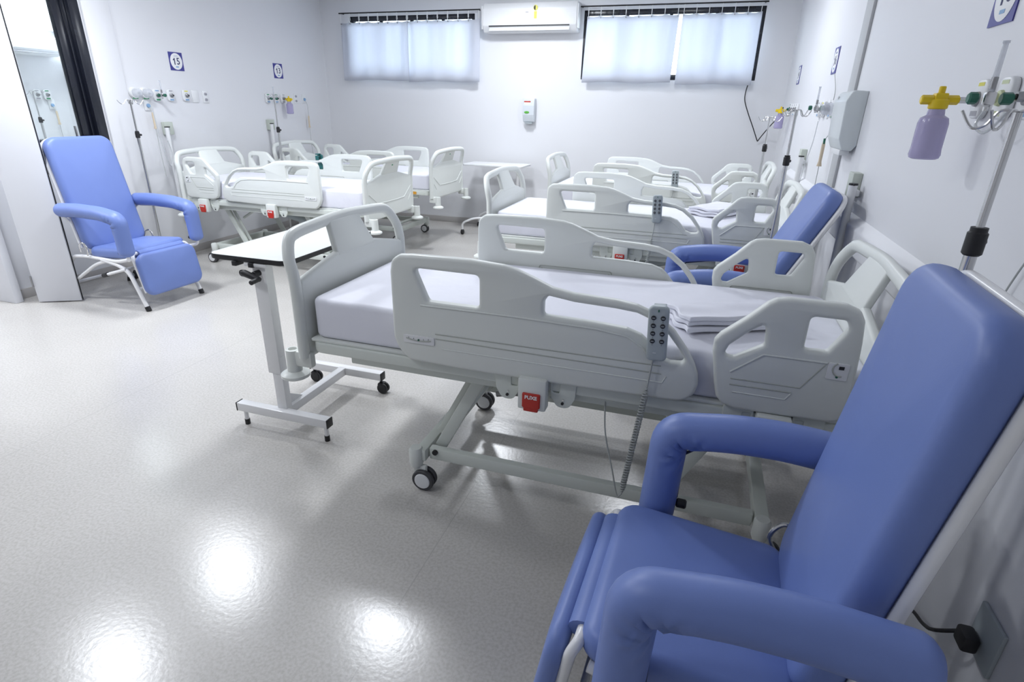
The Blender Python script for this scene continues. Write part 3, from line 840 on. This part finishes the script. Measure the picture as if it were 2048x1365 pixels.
    for s in (-1, 1):
        MB().cyl((.395, s * .255, .035), (.408, s * .255, 0), .02, 14).build('leg_tip', DARK, r)
        l = MB(); l.tube([(-.40, s * .27, .13), (-.48, s * .28, .03)], .014, 10); l.build('rear_leg', WSTEEL, r)
        MB().cyl((-.475, s * .28, .04), (-.485, s * .28, 0), .018, 14).build('leg_tip', DARK, r)
        wl_ = MB(); wl_.cyl((-.47, s * .33 - .014, .046), (-.47, s * .33 + .014, .046), .044, 20, b2=.006); wl_.cyl((-.47, s * .27, .046), (-.47, s * .35, .046), .006, 8, 1); wl_.cyl((-.47, s * .33 - .016, .046), (-.47, s * .33 + .016, .046), .02, 14, 1)
        wl_.build('wheel', [DARK, GPLAST], r)
        c = MB(); c.tube(smooth3([(-.10, s * .275, .40), (-.07, s * .285, .45), (-.10, s * .288, .50), (-.15, s * .285, .48), (-.17, s * .275, .42)], 6), .007, 8); c.build('recline_bracket', CHROME, r)
    b = MB(); b.tube([(.27, -.262, .325), (.06, -.275, .262)], .012, 10); b.cyl((.075, -.275, .267), (.02, -.275, .25), .017, 14, 1); b.build('recline_lever', [WSTEEL, DARK], r)
    return r
chL = make_chair(12)
tag(chL, 'blue recliner at the left by the open door leaf, facing into the room', 'recliner', 'blue vinyl recliners')
chL.location = (-4.40, 3.415, 0); chL.rotation_euler = (0, 0, R(-2))
chR = make_chair(8, -.255, .245, -.02, .48, -.022); chR.location = (.236, 1.144, 0); chR.rotation_euler = (0, 0, R(177.3)); tag(chR, 'large blue recliner in the near right corner of the picture', 'recliner', 'blue vinyl recliners')
chM = make_chair(26, -.255, .245, -.02, .50)
tag(chM, 'blue recliner between the nearest bed and the middle bed, partly hidden by rails', 'recliner', 'blue vinyl recliners')
chM.location = (.148, 3.36, 0); chM.rotation_euler = (0, 0, R(180))

# ------------------------------------------------------------------ overbed tables
def overbed():
    r = empty('overbed_table', (-1.83, 2.0, 0))
    x0, x1, y0, y1 = -.285, .145, .01, .745
    cx, cy = (x0 + x1) / 2, (y0 + y1) / 2
    pl = rrect(x1 - x0, y1 - y0, .045, 6)
    b = MB(); b.plate(pl, [], .012, .0005, lambda u, v, q: (u + cx, v + cy, .8945 + q))
    for u in (-.06, .03): b.box((cx + u, y0 + .012, .868), (.025, .05, .022), 1, .003)
    b.build('table_top', [CREAM, DARK], r)
    pe = rrect(x1 - x0 + .006, y1 - y0 + .006, .048, 6)
    b = MB(); b.plate(pe, [rrect(x1 - x0 - .002, y1 - y0 - .002, .044, 6)], .022, .003, lambda u, v, q: (u + cx, v + cy, .889 + q)); b.build('edge_band', DARK, r)
    b = MB(); b.box((-.02, .05, .60), (.072, .052, .56), b=.004); b.box((cx + .02, .34, .873), (.05, .62, .022), b=.003); b.box((-.02, .05, .868), (.12, .09, .016), b=.003)
    b.build('outer_column', WSTEEL, r)
    b = MB(); b.box((-.01, .05, .24), (.056, .040, .34), b=.003)
    b.plate(fillet([(.065, .12), (.20, .12), (.065, .20)], .004, 2), [], .006, .001, lambda u, v, q: (-.01 + q, u, v)); b.build('inner_column', WSTEEL, r)
    b = MB(); b.box((.0, .02, .105), (.53, .045, .045), b=.003); b.box((.01, .565, .105), (.47, .045, .045), b=.003); b.box((-.005, .29, .105), (.042, .52, .045), b=.003); b.build('base_frame', WSTEEL, r)
    for x, y in ((-.268, .02), (.268, .02), (.248, .565), (-.228, .565)): MB().box((x, y, .105), (.006, .047, .047), b=.002).build('end_cap', DARK, r)
    for x in (-.235, .245):
        f = MB(); f.cyl((x, .02, .085), (x, .02, .028), .011, 12); f = f.build('foot', WSTEEL, r); MB().cyl((x, .02, .03), (x, .02, 0), .013, 14).build('rubber_tip', DARK, f)
    for x in (-.215, .235):
        c = MB(); c.cyl((x, .565, .085), (x, .565, .060), .008, 10)
        for q in (-1, 1): c.cyl((x + .012, .565 + q * .012 - .009, .032), (x + .012, .565 + q * .012 + .009, .032), .032, 20, b2=.004)
        c.box((x + .004, .565, .055), (.035, .045, .02), 0, .006); c.build('caster', DARK, r)
    b = MB(); b.cyl((-.02, .03, .83), (-.02, -.012, .83), .014, 14, b2=.003); b.tube([(-.075, -.022, .838), (-.06, -.022, .836), (.005, -.022, .818), (.022, -.022, .814)], [.012, .016, .014, .010], 12); b.cyl((-.066, -.022, .837), (-.066, -.03, .837), .0155, 14); b.cyl((.015, -.02, .816), (.015, -.075, .812), .011, 12, b2=.003); b.build('crank_handle', DARK, r)
    return r
t1 = tag(overbed(), 'overbed table with cream top and black edge at the foot of the nearest bed', 'overbed table')
t2 = empty('overbed_table', (-2.55, 7.2, 0)); tag(t2, 'white overbed table on bent tubes against the back wall under the hand gel dispenser', 'overbed table')
b = MB(); b.plate(rrect(.80, .42, .03, 4), [], .022, .004, lambda u, v, q: (u + .02, v + .02, .855 + q)); b.build('table_top', WPLAST, t2)
b = MB(); b.tube(fil3([(-.31, -.38, .06), (-.31, -.38, .15), (-.17, -.33, .21), (.30, -.1, .21), (.30, .15, .21), (-.20, .19, .21), (-.30, .19, .15), (-.30, .19, .06)], .06), .014, 10)
b.tube([(.30, .03, .21), (.30, .03, .83)], .02, 12); b.tube([(.30, .03, .83), (-.30, .03, .838)], .014, 10); b.build('tube_frame', WSTEEL, t2)
for x, y in ((-.31, -.38), (-.30, .19)):
    MB().cyl((x - .015, y, .034), (x + .015, y, .034), .034, 20, b2=.004).build('caster', DARK, t2)
b = MB(); b.cyl((.30, -.1, .20), (.30, -.1, .0), .012, 10); b.cyl((.30, .15, .20), (.30, .15, .0), .012, 10); b.build('foot', WSTEEL, t2)

# ------------------------------------------------------------------ IV stands
def iv_stand(loc, rz, zc, top, label):
    r = tag(empty('iv_stand', (*loc, 0), rz), label, 'IV stand', 'chrome IV stands')
    b = MB(); b.cyl((0, 0, .06), (0, 0, zc), .0125, 14); b.build('lower_pole', CHROME, r)
    b = MB(); b.cyl((0, 0, zc - .02), (0, 0, top), .008, 12); b.build('upper_pole', CHROME, r)
    b = MB(); b.cyl((0, 0, zc - .03), (0, 0, zc + .022), .019, 16, b2=.004); b.cyl((0, 0, zc), (.034, 0, zc - .004), .009, 12, b2=.003); b.cyl((0, 0, zc + .01), (0, 0, zc + .03), .016, 14); b.build('height_clamp', DARK, r)
    for k in range(4):
        a = k * pi / 2; d = Vector((cos(a), sin(a), 0))
        if k < 2:
            hk = MB()
            for s in (-1, 1): hk.tube(smooth3([Vector((0, 0, top)), d * s * .03 + Vector((0, 0, top + .003)), d * s * .05 + Vector((0, 0, top - .025)), d * s * .075 + Vector((0, 0, top - .03)), d * s * .10 + Vector((0, 0, top + .002))], 5), .003, 6)
            hk.build('hook', CHROME, r)
        lg = MB(); lg.tube([Vector((0, 0, .10)), d * .12 + Vector((0, 0, .085)), d * .24 + Vector((0, 0, .045))], .010, 8); o = lg.build('leg', CHROME, r)
        c = MB(); c.cyl(d * .24 + Vector((-.010, 0, .022)), d * .24 + Vector((.010, 0, .022)), .022, 14, b2=.003); c.build('caster', DARK, o)
    return r
iv_stand((-4.90, 4.14), 60, 1.25, 1.535, 'chrome IV stand by the left wall behind the left recliner')
iv_stand((-4.59, 5.65), 20, 1.26, 1.62, 'chrome IV stand by the left wall between the two left beds')
iv_stand((.477, 3.905), 45, 1.285, 1.565, 'chrome IV stand in front of the middle right bed, beside the middle recliner')
iv_stand((.475, 5.42), 60, 1.275, 1.515, 'chrome IV stand on the right, farthest from the camera, next to the far right bed')
iv_stand((.575, 1.445), 45, 1.305, 1.56, 'chrome IV stand at the near right, rising behind the large recliner')

# ------------------------------------------------------------------ wall equipment.  L: on the left wall (normal +x), Rw: on the right wall (normal -x)
def wall_T(side, y, z):
    return basis((XL, y, z), (0, 1, 0), (0, 0, 1), (1, 0, 0)) if side == 'L' else basis((XR, y, z), (0, -1, 0), (0, 0, 1), (-1, 0, 0))
def at_wall(name, side, y, z):
    r = empty(name); r.matrix_world = wall_T(side, y, z); return r
def sign(side, y, z, num, label):
    r = tag(at_wall('bed_sign', side, y, z), label, 'sign', 'blue bed number signs')
    b = MB(); b.box((0, 0, .002), (.165, .168, .004)); b.build('sign_board', BLUE, r, smooth=False)
    b = MB(); b.plate([(0.072 * cos(2 * pi * k / 40), .076 * sin(2 * pi * k / 40)) for k in range(40)], [], .001, .0003, lambda u, v, q: (u, v, .0046 + q))
    
    for k, ch in enumerate(num):
        x = -.024 if k == 0 else .022
        if ch == '1': b.plate([(-.004, -.031), (.0075, -.031), (.0075, .031), (-.001, .031), (-.006, .022), (-.016, .016), (-.016, .006), (-.004, .012)], [], .001, .0002, lambda u, v, q: (u + x, v, .0056 + q), mi=1)
        else: b.text(ch, .088, TM((x, .000, .0056)), 1, 0.0008)
    b.text('LEITO', .018, TM((0, .048, .0056)), 2); b.box((0, -.050, .0056), (.034, .011, .0008), 3)
    b.build('sign_disc', [WHITE, NAVY, LIGHTBLUE, BLAB], r)
    return r
sign('L', 5.005, 1.905, '15', 'blue and white bed sign reading 15 on the left wall')
sign('L', 6.535, 1.905, '13', 'blue and white bed sign reading 13 on the left wall')
sign('R', 4.84, 1.892, '16', 'blue and white bed sign at the middle of the right wall, above the towel dispenser')
sign('R', 6.68, 1.895, '14', 'blue and white bed sign on the right wall nearest the back corner')
sign('R', 2.255, 1.888, '18', 'blue and white bed sign cut off at the top right corner')

def outlet(side, y, z, label, top, bot, core=METAL, w_=.085):
    r = tag(at_wall('gas_outlet', side, y, z), label, 'gas outlet', 'medical gas outlets')
    b = MB(); b.plate(fillet([(-w_ / 2, -.055), (w_ / 2, -.055), (w_ / 2, .055), (-w_ / 2, .055)], .03, 5), [], .022, .007, lambda u, v, q: (u, v, .011 + q)); b.build('outlet_plate', WPLAST, r)
    b = MB(); b.lathe((0, 0, .018), (0, 0, 1), [(0, .022), (.012, .020), (.014, .013), (.030, .012)], 18); b.cyl((0, 0, .048), (0, 0, .050), .007, 12, 1); b.build('outlet_valve', [core, DARK], r)
    b = MB(); b.box((0, .041, .0222), (.042, .010, .001), 0); b.box((0, -.040, .0222), (.046, .014, .001), 1); b.build('outlet_label', [top, bot], r, smooth=False)
    return r
def flowmeter(side, y, z, label):
    r = tag(at_wall('flowmeter', side, y, z), label, 'flowmeter', 'green oxygen flowmeters')
    MB().cyl((.0, 0, .054), (.0, 0, .080), .015, 8, b2=.003).build('green_nut', GREEN, r); MB().cyl((.0, 0, .129), (.0, 0, .152), .015, 8, b2=.004).build('green_knob', GREEN, r)
    b = MB(); b.box((0, 0, .105), (.022, .032, .026), b=.005); b.cyl((0, -.03, .105), (0, -.02, .105), .008, 10); b.build('valve_body', CHROME, r)
    b = MB(); b.tube([(0, .015, .105), (0, .06, .105), (0, .13, .105)], [.0075, .0065, .006], 14); b.cyl((0, .126, .105), (0, .132, .105), .008, 12); b.build('meter_tube', CLEAR, r)
    b = MB(); b.cyl((0, .022, .105), (0, .05, .105), .0075, 10); b.build('meter_float', METAL, r)
    return r
def bottle(side, y, z, off, label):
    r = tag(at_wall('humidifier_bottle', side, y, z), label, 'bottle', 'lavender humidifier bottles')
    b = MB(); b.lathe((0, -.175, off), (0, 0.999, 0.0), [(0, .032), (.004, .040), (.014, .043), (.03, .041), (.104, .041), (.120, .037), (.128, .024), (.150, .021)], 24); b.build('bottle_body', LAV, r)
    b = MB(); b.cyl((0, -.03, off), (0, -.002, off), .026, 16, b2=.003); b.box((0, .0, off), (.034, .03, .034), 0, .004); b.cyl((0, .01, off), (0, .034, off), .009, 10, b2=.002)
    for s in (-1, 1): b.cyl((0, -.004, off + s * .015), (0, -.004, off + s * .050), .0135, 6, b2=.003)
    b.build('yellow_cap', YELLOW, r)
    b = MB(); b.cyl((0, -.004, off - .045), (0, -.004, 0.051), .009, 10); b.build('stem', CHROME, r)
    return r
def socket(side, y, z, label, n=2):
    r = tag(at_wall('wall_socket', side, y, z), label, 'socket', 'wall sockets by the beds')
    b = MB(); b.box((0, 0, .004), (.078, .118, .008), b=.003); b.build('socket_plate', WPLAST, r)
    for v in ((-.028, .028) if n == 2 else (0,)):
        q = MB(); q.plate(fillet([(-.022, v), (-.012, v - .014), (.012, v - .014), (.022, v), (.012, v + .014), (-.012, v + .014)], .004, 2), [], .004, .001, lambda a, c, w_: (a, c, .0095 + w_))
        for dx in (-.009, 0, .009): q.cyl((dx, v, .0108), (dx, v, .0122), .0022, 8, 1)
        q.build('socket_insert', [GLAB, DARK], r)
    return r
def vacuum(side, y, z, label):
    r = tag(at_wall('vacuum_regulator', side, y, z), label, 'regulator', 'round vacuum regulators')
    b = MB(); b.lathe((0, 0, 0), (0, 0, 1), [(0, .05), (.02, .05), (.03, .045)], 22); b.build('regulator_base', WPLAST, r)
    b = MB(); b.lathe((0, 0, .028), (0, 0, 1), [(0, .036), (.05, .038), (.062, .03), (.07, .012)], 22); b.build('regulator_dial', CLEAR, r)
    b = MB(); b.cyl((0, .0, .0705), (0, .0, .085), .010, 10); b.box((0, -.045, .02), (.05, .012, .012), 1); b.build('regulator_knob', [GPLAST, MGREEN], r)
    return r
def callbell(side, y, z, label, drop, sway=.02, tail=.25, z0_=.05):
    r = tag(at_wall('nurse_call', side, y, z), label, 'nurse call', 'nurse call pulls')
    b = MB(); b.box((0, 0, .005), (.075, .11, .010), b=.003); b.cyl((0, -.01, .01), (0, -.01, .026), .018, 14, b2=.003, mi=1); b.build('call_plate', [WPLAST, BLAB], r)
    b = MB(); b.tube(smooth3([(0, -.02, .02), (sway * .3, -.08, z0_), (sway, -drop + .03, z0_)], 6), .0025, 6)
    b.tube(smooth3([(sway, -drop - .12, z0_), (sway * 1.2, -drop - .12 - tail * .5, z0_), (sway * 2.0, -drop - .12 - tail, z0_ + .01)], 6), .0025, 6); b.build('call_cord', CORD, r)
    b = MB(); b.tube([(sway, -drop + .03, z0_), (sway, -drop + .01, z0_), (sway, -drop - .09, z0_), (sway, -drop - .12, z0_)], [.008, .011, .010, .016], 10); b.build('call_handle', BEIGE, r)
    return r
def conduit(side, y, z, label, L=.75, dy=.05):
    r = tag(at_wall('bed_power_conduit', side, y, z), label, 'conduit', 'white conduits with a box behind the beds')
    b = MB(); b.box((0, 0, .022), (.10, .12, .044), b=.004); b.build('junction_box', BOXG, r)
    b = MB(); b.cyl((dy, .01, .052), (dy, -L, .052), .020, 14); b.box((dy * .5, -.03, .03), (abs(dy), .03, .03), 0, .004); b.build('conduit_pipe', WPLAST, r)
    b = MB(); b.cyl((dy, .009, .052), (dy, .018, .052), .021, 14); b.tube([(dy, .014, .052), (dy + .035, .014, .056)], .005, 8); b.build('end_cap', DARK, r)
    return r
# left wall, bed under sign 15
vacuum('L', 4.44, 1.60, 'round clear vacuum regulator on the left wall, leftmost of the fittings under sign 15')
vacuum('L', 4.555, 1.60, 'round clear vacuum regulator on the left wall, second from left under sign 15')
outlet('L', 4.69, 1.585, 'gas outlet with green label carrying the flowmeter under sign 15', BLAB, MGREEN)
flowmeter('L', 4.665, 1.585, 'green flowmeter with clear tube under sign 15')
outlet('L', 4.85, 1.587, 'gas outlet with grey and blue labels under sign 15', GLAB, BLAB)
outlet('L', 5.04, 1.59, 'gas outlet with yellow and blue labels under sign 15', YLAB, BLAB)
r = tag(at_wall('blank_plate', 'L', 5.165, 1.585), 'blank white wall plate between outlet and socket under sign 15', 'wall plate'); MB().box((0, 0, .004), (.085, .12, .008), b=.003).build('plate', WPLAST, r)
socket('L', 5.305, 1.582, 'double wall socket on the left wall under sign 15')
callbell('L', 4.565, 1.50, 'beige nurse call pull hanging on the left wall behind the left IV stand', .10, .0, .45)
conduit('L', 4.73, 1.28, 'white conduit with box on the left wall below sign 15', .85, -.04)
r = tag(empty('oxygen_hose', (XL, 4.62, 1.55)), 'thin clear hose looping down the left wall behind the left IV stand', 'hose'); MB().tube(smooth3([(.11, -.10, -.05), (.11, -.09, -.25), (.11, -.06, -.50), (.11, -.02, -.62), (.11, .02, -.50), (.11, .0, -.38)], 8), .005, 8).build('hose', TUBE, r)
# left wall, bed under sign 13
outlet('L', 6.27, 1.588, 'gas outlet with green label carrying the flowmeter under sign 13', MGREEN, BLAB)
flowmeter('L', 6.27, 1.585, 'green flowmeter with clear tube under sign 13')
outlet('L', 6.42, 1.588, 'gas outlet with dark label under sign 13, hidden behind the IV stand hooks', MGREEN, BLAB)
outlet('L', 6.55, 1.59, 'gas outlet carrying the yellow capped bottle under sign 13', GLAB, GLAB)
bottle('L', 6.55, 1.585, .10, 'small lavender bottle with yellow cap on the left wall under sign 13')
socket('L', 6.815, 1.592, 'double wall socket on the left wall right of the bottle under sign 13')
callbell('L', 6.98, 1.595, 'nurse call with beige pull on the left wall near the back corner', .24, .0, .35)
conduit('L', 6.245, 1.285, 'white conduit with box on the left wall between the two left beds', .60, -.02)
# right wall, near bed
outlet('R', 2.19, 1.60, 'gas outlet with yellow label behind the near lavender bottle on the right wall', YLAB, GLAB)
bottle('R', 2.17, 1.60, .125, 'lavender bottle with yellow cap at the near right, largest of the three bottles')
outlet('R', 2.035, 1.60, 'gas outlet with pale green cover behind the near flowmeter', LGREEN, LGREEN, LGREEN)
flowmeter('R', 1.88, 1.595, 'green flowmeter with clear tube at the near right above the recliner')
outlet('R', 1.88, 1.60, 'gas outlet with green label at the right edge of the picture', MGREEN, BLAB)
# right wall, middle bed
outlet('R', 4.56, 1.58, 'gas outlet carrying the flowmeter on the right wall left of the towel dispenser', GLAB, BLAB)
flowmeter('R', 4.56, 1.585, 'green flowmeter with clear tube on the right wall left of the towel dispenser')
outlet('R', 5.02, 1.58, 'gas outlet on the right wall farthest left of the towel dispenser, under the middle sign', GLAB, BLAB)
outlet('R', 4.86, 1.58, 'gas outlet with yellow label on the right wall below the middle bed sign', YLAB, GLAB)
vacuum('R', 4.42, 1.58, 'round clear vacuum regulator on the right wall near the towel dispenser')
socket('R', 4.71, 1.58, 'double wall socket on the right wall left of the middle flowmeter')
r = tag(at_wall('alarm_plate', 'R', 4.24, 1.585), 'white wall plate with red mark beside the towel dispenser', 'wall plate'); MB().box((0, 0, .006), (.085, .13, .012), b=.003).build('plate', WPLAST, r); MB().box((0, .035, .013), (.05, .028, .004)).build('red_mark', mat('red mark', (.7, .1, .1), .4, vary=(20, .05)), r, smooth=False)
r = callbell('R', 4.33, 1.47, 'nurse call with beige pull hanging left of the towel dispenser on the right wall', .12, .0, .30)
MB().box((0.0, -.085, .05), (.02, .035, .012), b=.003).build('cord_clip', GREEN, r)
conduit('R', 5.29, 1.225, 'white conduit with box on the right wall behind the middle bed', .35, .16)
conduit('R', 3.42, 1.215, 'white conduit with box on the right wall below the towel dispenser', .75, .13)
# right wall, far bed
for i, y in enumerate((6.28, 6.42, 6.58)):
    outlet('R', y, 1.58, ['gas outlet of the far right bed, nearest to the camera', 'gas outlet of the far right bed, middle one of three', 'gas outlet of the far right bed, next to the far bottle'][i], GLAB, BLAB)
outlet('R', 6.74, 1.585, 'gas outlet with green valve holding the far lavender bottle', GREEN, GREEN, GREEN)
bottle('R', 6.74, 1.575, .10, 'small lavender bottle with yellow cap on the right wall in the far corner')
# cords and hoses
b = MB(); b.tube(smooth3([(.366, 7.48, 1.86), (.352, 7.50, 1.75), (.361, 7.5, 1.662), (.42, 7.5, 1.53), (.489, 7.5, 1.396), (.555, 7.5, 1.262), (.569, 7.5, 1.243), (.585, 7.48, 1.275), (.63, 7.40, 1.36), (.67, 7.25, 1.44), (.705, 6.95, 1.53), (.70, 6.78, 1.60)], 6), .0055, 8)
tag(b.build('cable', DARK), 'black cable hanging from the right window down to the far lavender bottle', 'cable')
b = MB(); b.tube(smooth3([(XR - .02, 4.66, 1.80), (XR - .012, 4.56, 1.70), (XR - .012, 4.55, 1.62)], 5), .0025, 6); tag(b.build('cable', CORD), 'thin grey wire running down from the middle bed sign on the right wall', 'cable')
b = MB(); b.tube(smooth3([(XR - .05, 4.72, 1.50), (XR - .05, 4.76, 1.36), (XR - .06, 4.84, 1.20), (XR - .06, 4.92, 1.06), (XR - .06, 4.95, .98)], 6), .003, 6); tag(b.build('hose', TUBE), 'thin clear hose slanting down the right wall to the head of the middle bed', 'hose')
b = MB(); b.tube(smooth3([(XR - .05, 2.035, 1.57), (XR - .06, 2.04, 1.53), (XR - .06, 1.98, 1.51), (XR - .06, 1.92, 1.53), (XR - .05, 1.89, 1.57)], 6), .004, 8); tag(b.build('hose', TUBE), 'short clear hose looped under the near flowmeter at the right', 'hose')
b = MB(); b.tube(smooth3([(XR - .01, 1.60, 1.32), (XR - .012, 1.66, 1.20), (XR - .012, 1.72, 1.06), (XR - .012, 1.80, .90)], 5), .0025, 6); tag(b.build('cable', CORD), 'thin grey wire on the near right wall beside the chrome IV stand', 'cable')
# low socket with plug near the recliner
r = tag(at_wall('wall_socket', 'R', 1.25, .43), 'low wall socket with shade put into its grey colour behind the large near recliner', 'socket'); MB().box((0, 0, .005), (.11, .13, .010), b=.003).build('socket_plate', GPLAST, r)  # grey plate colour stands in for the shade behind the recliner
r = tag(empty('power_plug', (XR - .011, 1.265, .405)), 'black plug and cable in the low socket behind the near recliner', 'plug'); MB().box((-.02, 0, 0), (.035, .05, .045), b=.008).build('plug_body', DARK, r); MB().tube(smooth3([(-.03, .02, 0), (-.05, .07, -.06), (-.03, .16, -.13), (-.02, .30, -.20), (-.05, .55, -.37), (-.12, .70, -.398)], 6), .005, 8).build('plug_cable', DARK, r)

# towel dispenser
r = tag(at_wall('towel_dispenser', 'R', 3.825, 1.365), 'white paper towel dispenser on the right wall', 'towel dispenser')
b = MB(); b.plate(fillet([(0, .03), (.0, .30), (.075, .305, .03), (.10, .25, .03), (.095, .06, .03), (.07, 0, .02), (.02, 0, .01)], .0, 4), [], .33, .006, lambda u, v, q: (q, v, u)); b.build('dispenser_cover', mat('dispenser shell', (.66, .70, .71), .3, vary=(6, .03)), r)
b = MB(); b.box((0, -.012, .045), (.24, .03, .05), b=.004); b.build('towel_slot', WPLAST, r); MB().cyl((-.09, .27, .09), (-.09, .27, .096), .008, 12).build('lock', CHROME, r)
# hand gel dispenser on the back wall
r = tag(empty('gel_dispenser', (-2.20, YB, 1.37)), 'white hand gel dispenser on the back wall between the windows', 'dispenser')
b = MB(); b.plate(fillet([(0, .02), (0, .285), (.085, .285, .02), (.10, .20, .04), (.10, .09, .03), (.07, 0, .02)], 0, 4), [], .15, .006, lambda u, v, q: (q, -u, v)); b.build('dispenser_body', mat('gel shell', (.62, .66, .70), .3, vary=(6, .03)), r)
b = MB(); b.box((-.015, -.094, .215), (.085, .006, .075), 0, .001); b.box((-.015, -.098, .246), (.085, .003, .014), 1); b.box((-.04, -.098, .182), (.035, .003, .010), 1); b.build('label', [WHITE, RED], r)
b = MB(); b.plate([(.034 * cos(2 * pi * k / 24), .015 * sin(2 * pi * k / 24)) for k in range(24)], [], .006, .002, lambda u, v, q: (u - .02, -.1005 + q, v + .12)); b.build('green_badge', mat('badge green', (.10, .38, .05), .4, vary=(20, .05)), r)
b = MB(); b.box((0, -.05, -.008), (.10, .06, .016), b=.004); b.build('drip_lip', GPLAST, r)

# air conditioner
r = tag(empty('air_conditioner', (-2.20, YB, 2.385)), 'white split air conditioner between the two back windows', 'air conditioner')
b = MB(); b.plate(fillet([(0, 0), (0, .315), (.16, .315, .03), (.20, .25, .04), (.205, .07, .03), (.15, .0, .04)], 0, 5), [], 1.17, .012, lambda u, v, q: (q, -u, v)); b.build('unit_body', WPLAST, r)
b = MB(); b.box((.0, -.2025, .066), (1.0, .008, .012)); b.build('air_slot', DARK, r, smooth=False)
b = MB(); T = TM((.0, -.190, .036), (-28, 0, 0)); b.box((0, 0, 0), (1.0, .008, .052), 0, .003, T); b.build('louver', WPLAST, r)
for s in (-1, 1): MB().box((s * .592, -.11, .16), (.012, .17, .25), b=.004).build('end_cap', WPLAST, r)
b = MB(); b.box((.085, -.2045, .175), (.034, .003, .075), 0)
b.plate([(.027 * cos(2 * pi * k / 28), .030 * sin(2 * pi * k / 28)) for k in range(28)], [], .003, .0005, lambda u, v, q: (u + .085, -.2045 + q, v + .248))
b.plate([(0.0, -.024)] + [(-.021 * cos(R(a)), .024 * sin(R(a))) for a in range(-80, 90, 10)] + [(0.0, .024)], [], .002, .0004, lambda u, v, q: (u + .085, -.2065 + q, v + .248), mi=1)
b.build('energy_sticker', [YLAB, DARK], r)
b = MB(); b.box((-.02, -.2045, .205), (.035, .002, .007)); b.build('maker_mark', GLAB, r, smooth=False)

# ------------------------------------------------------------------ things in the next room, seen through the inner window
iv_stand((-7.05, 4.80), 40, 1.31, 1.60, 'IV stand seen through the inner window in the next room')
def far_T(y, z): return basis((XN, y, z), (0, 1, 0), (0, 0, 1), (1, 0, 0))
for y, a_, b_, lb in ((5.00, GLAB, GLAB, 'grey gas outlet seen through the inner window, beside the next room IV stand'), (5.11, MGREEN, MGREEN, 'green gas outlet seen through the inner window, right of the grey one')):
    r = outlet('L', 5, 1.56, lb, a_, b_); r.matrix_world = far_T(y, 1.57)
r = callbell('L', 5, 1.5, 'beige nurse call pull seen through the inner window', .10, .0, .3); r.matrix_world = far_T(5.14, 1.47)
r = tag(empty('air_conditioner', (XN, 4.88, 1.97)), 'air conditioner high on the far wall of the next room, seen through the inner window', 'air conditioner')
b = MB(); b.plate(fillet([(0, 0), (0, .20), (.15, .20, .03), (.19, .15, .04), (.19, .06, .03), (.13, .0, .04)], 0, 4), [], .80, .01, lambda u, v, q: (u, q, v)); b.build('unit_body', WPLAST, r); MB().box((.17, 0, .03), (.03, .7, .008)).build('air_slot', GLAB, r, smooth=False)
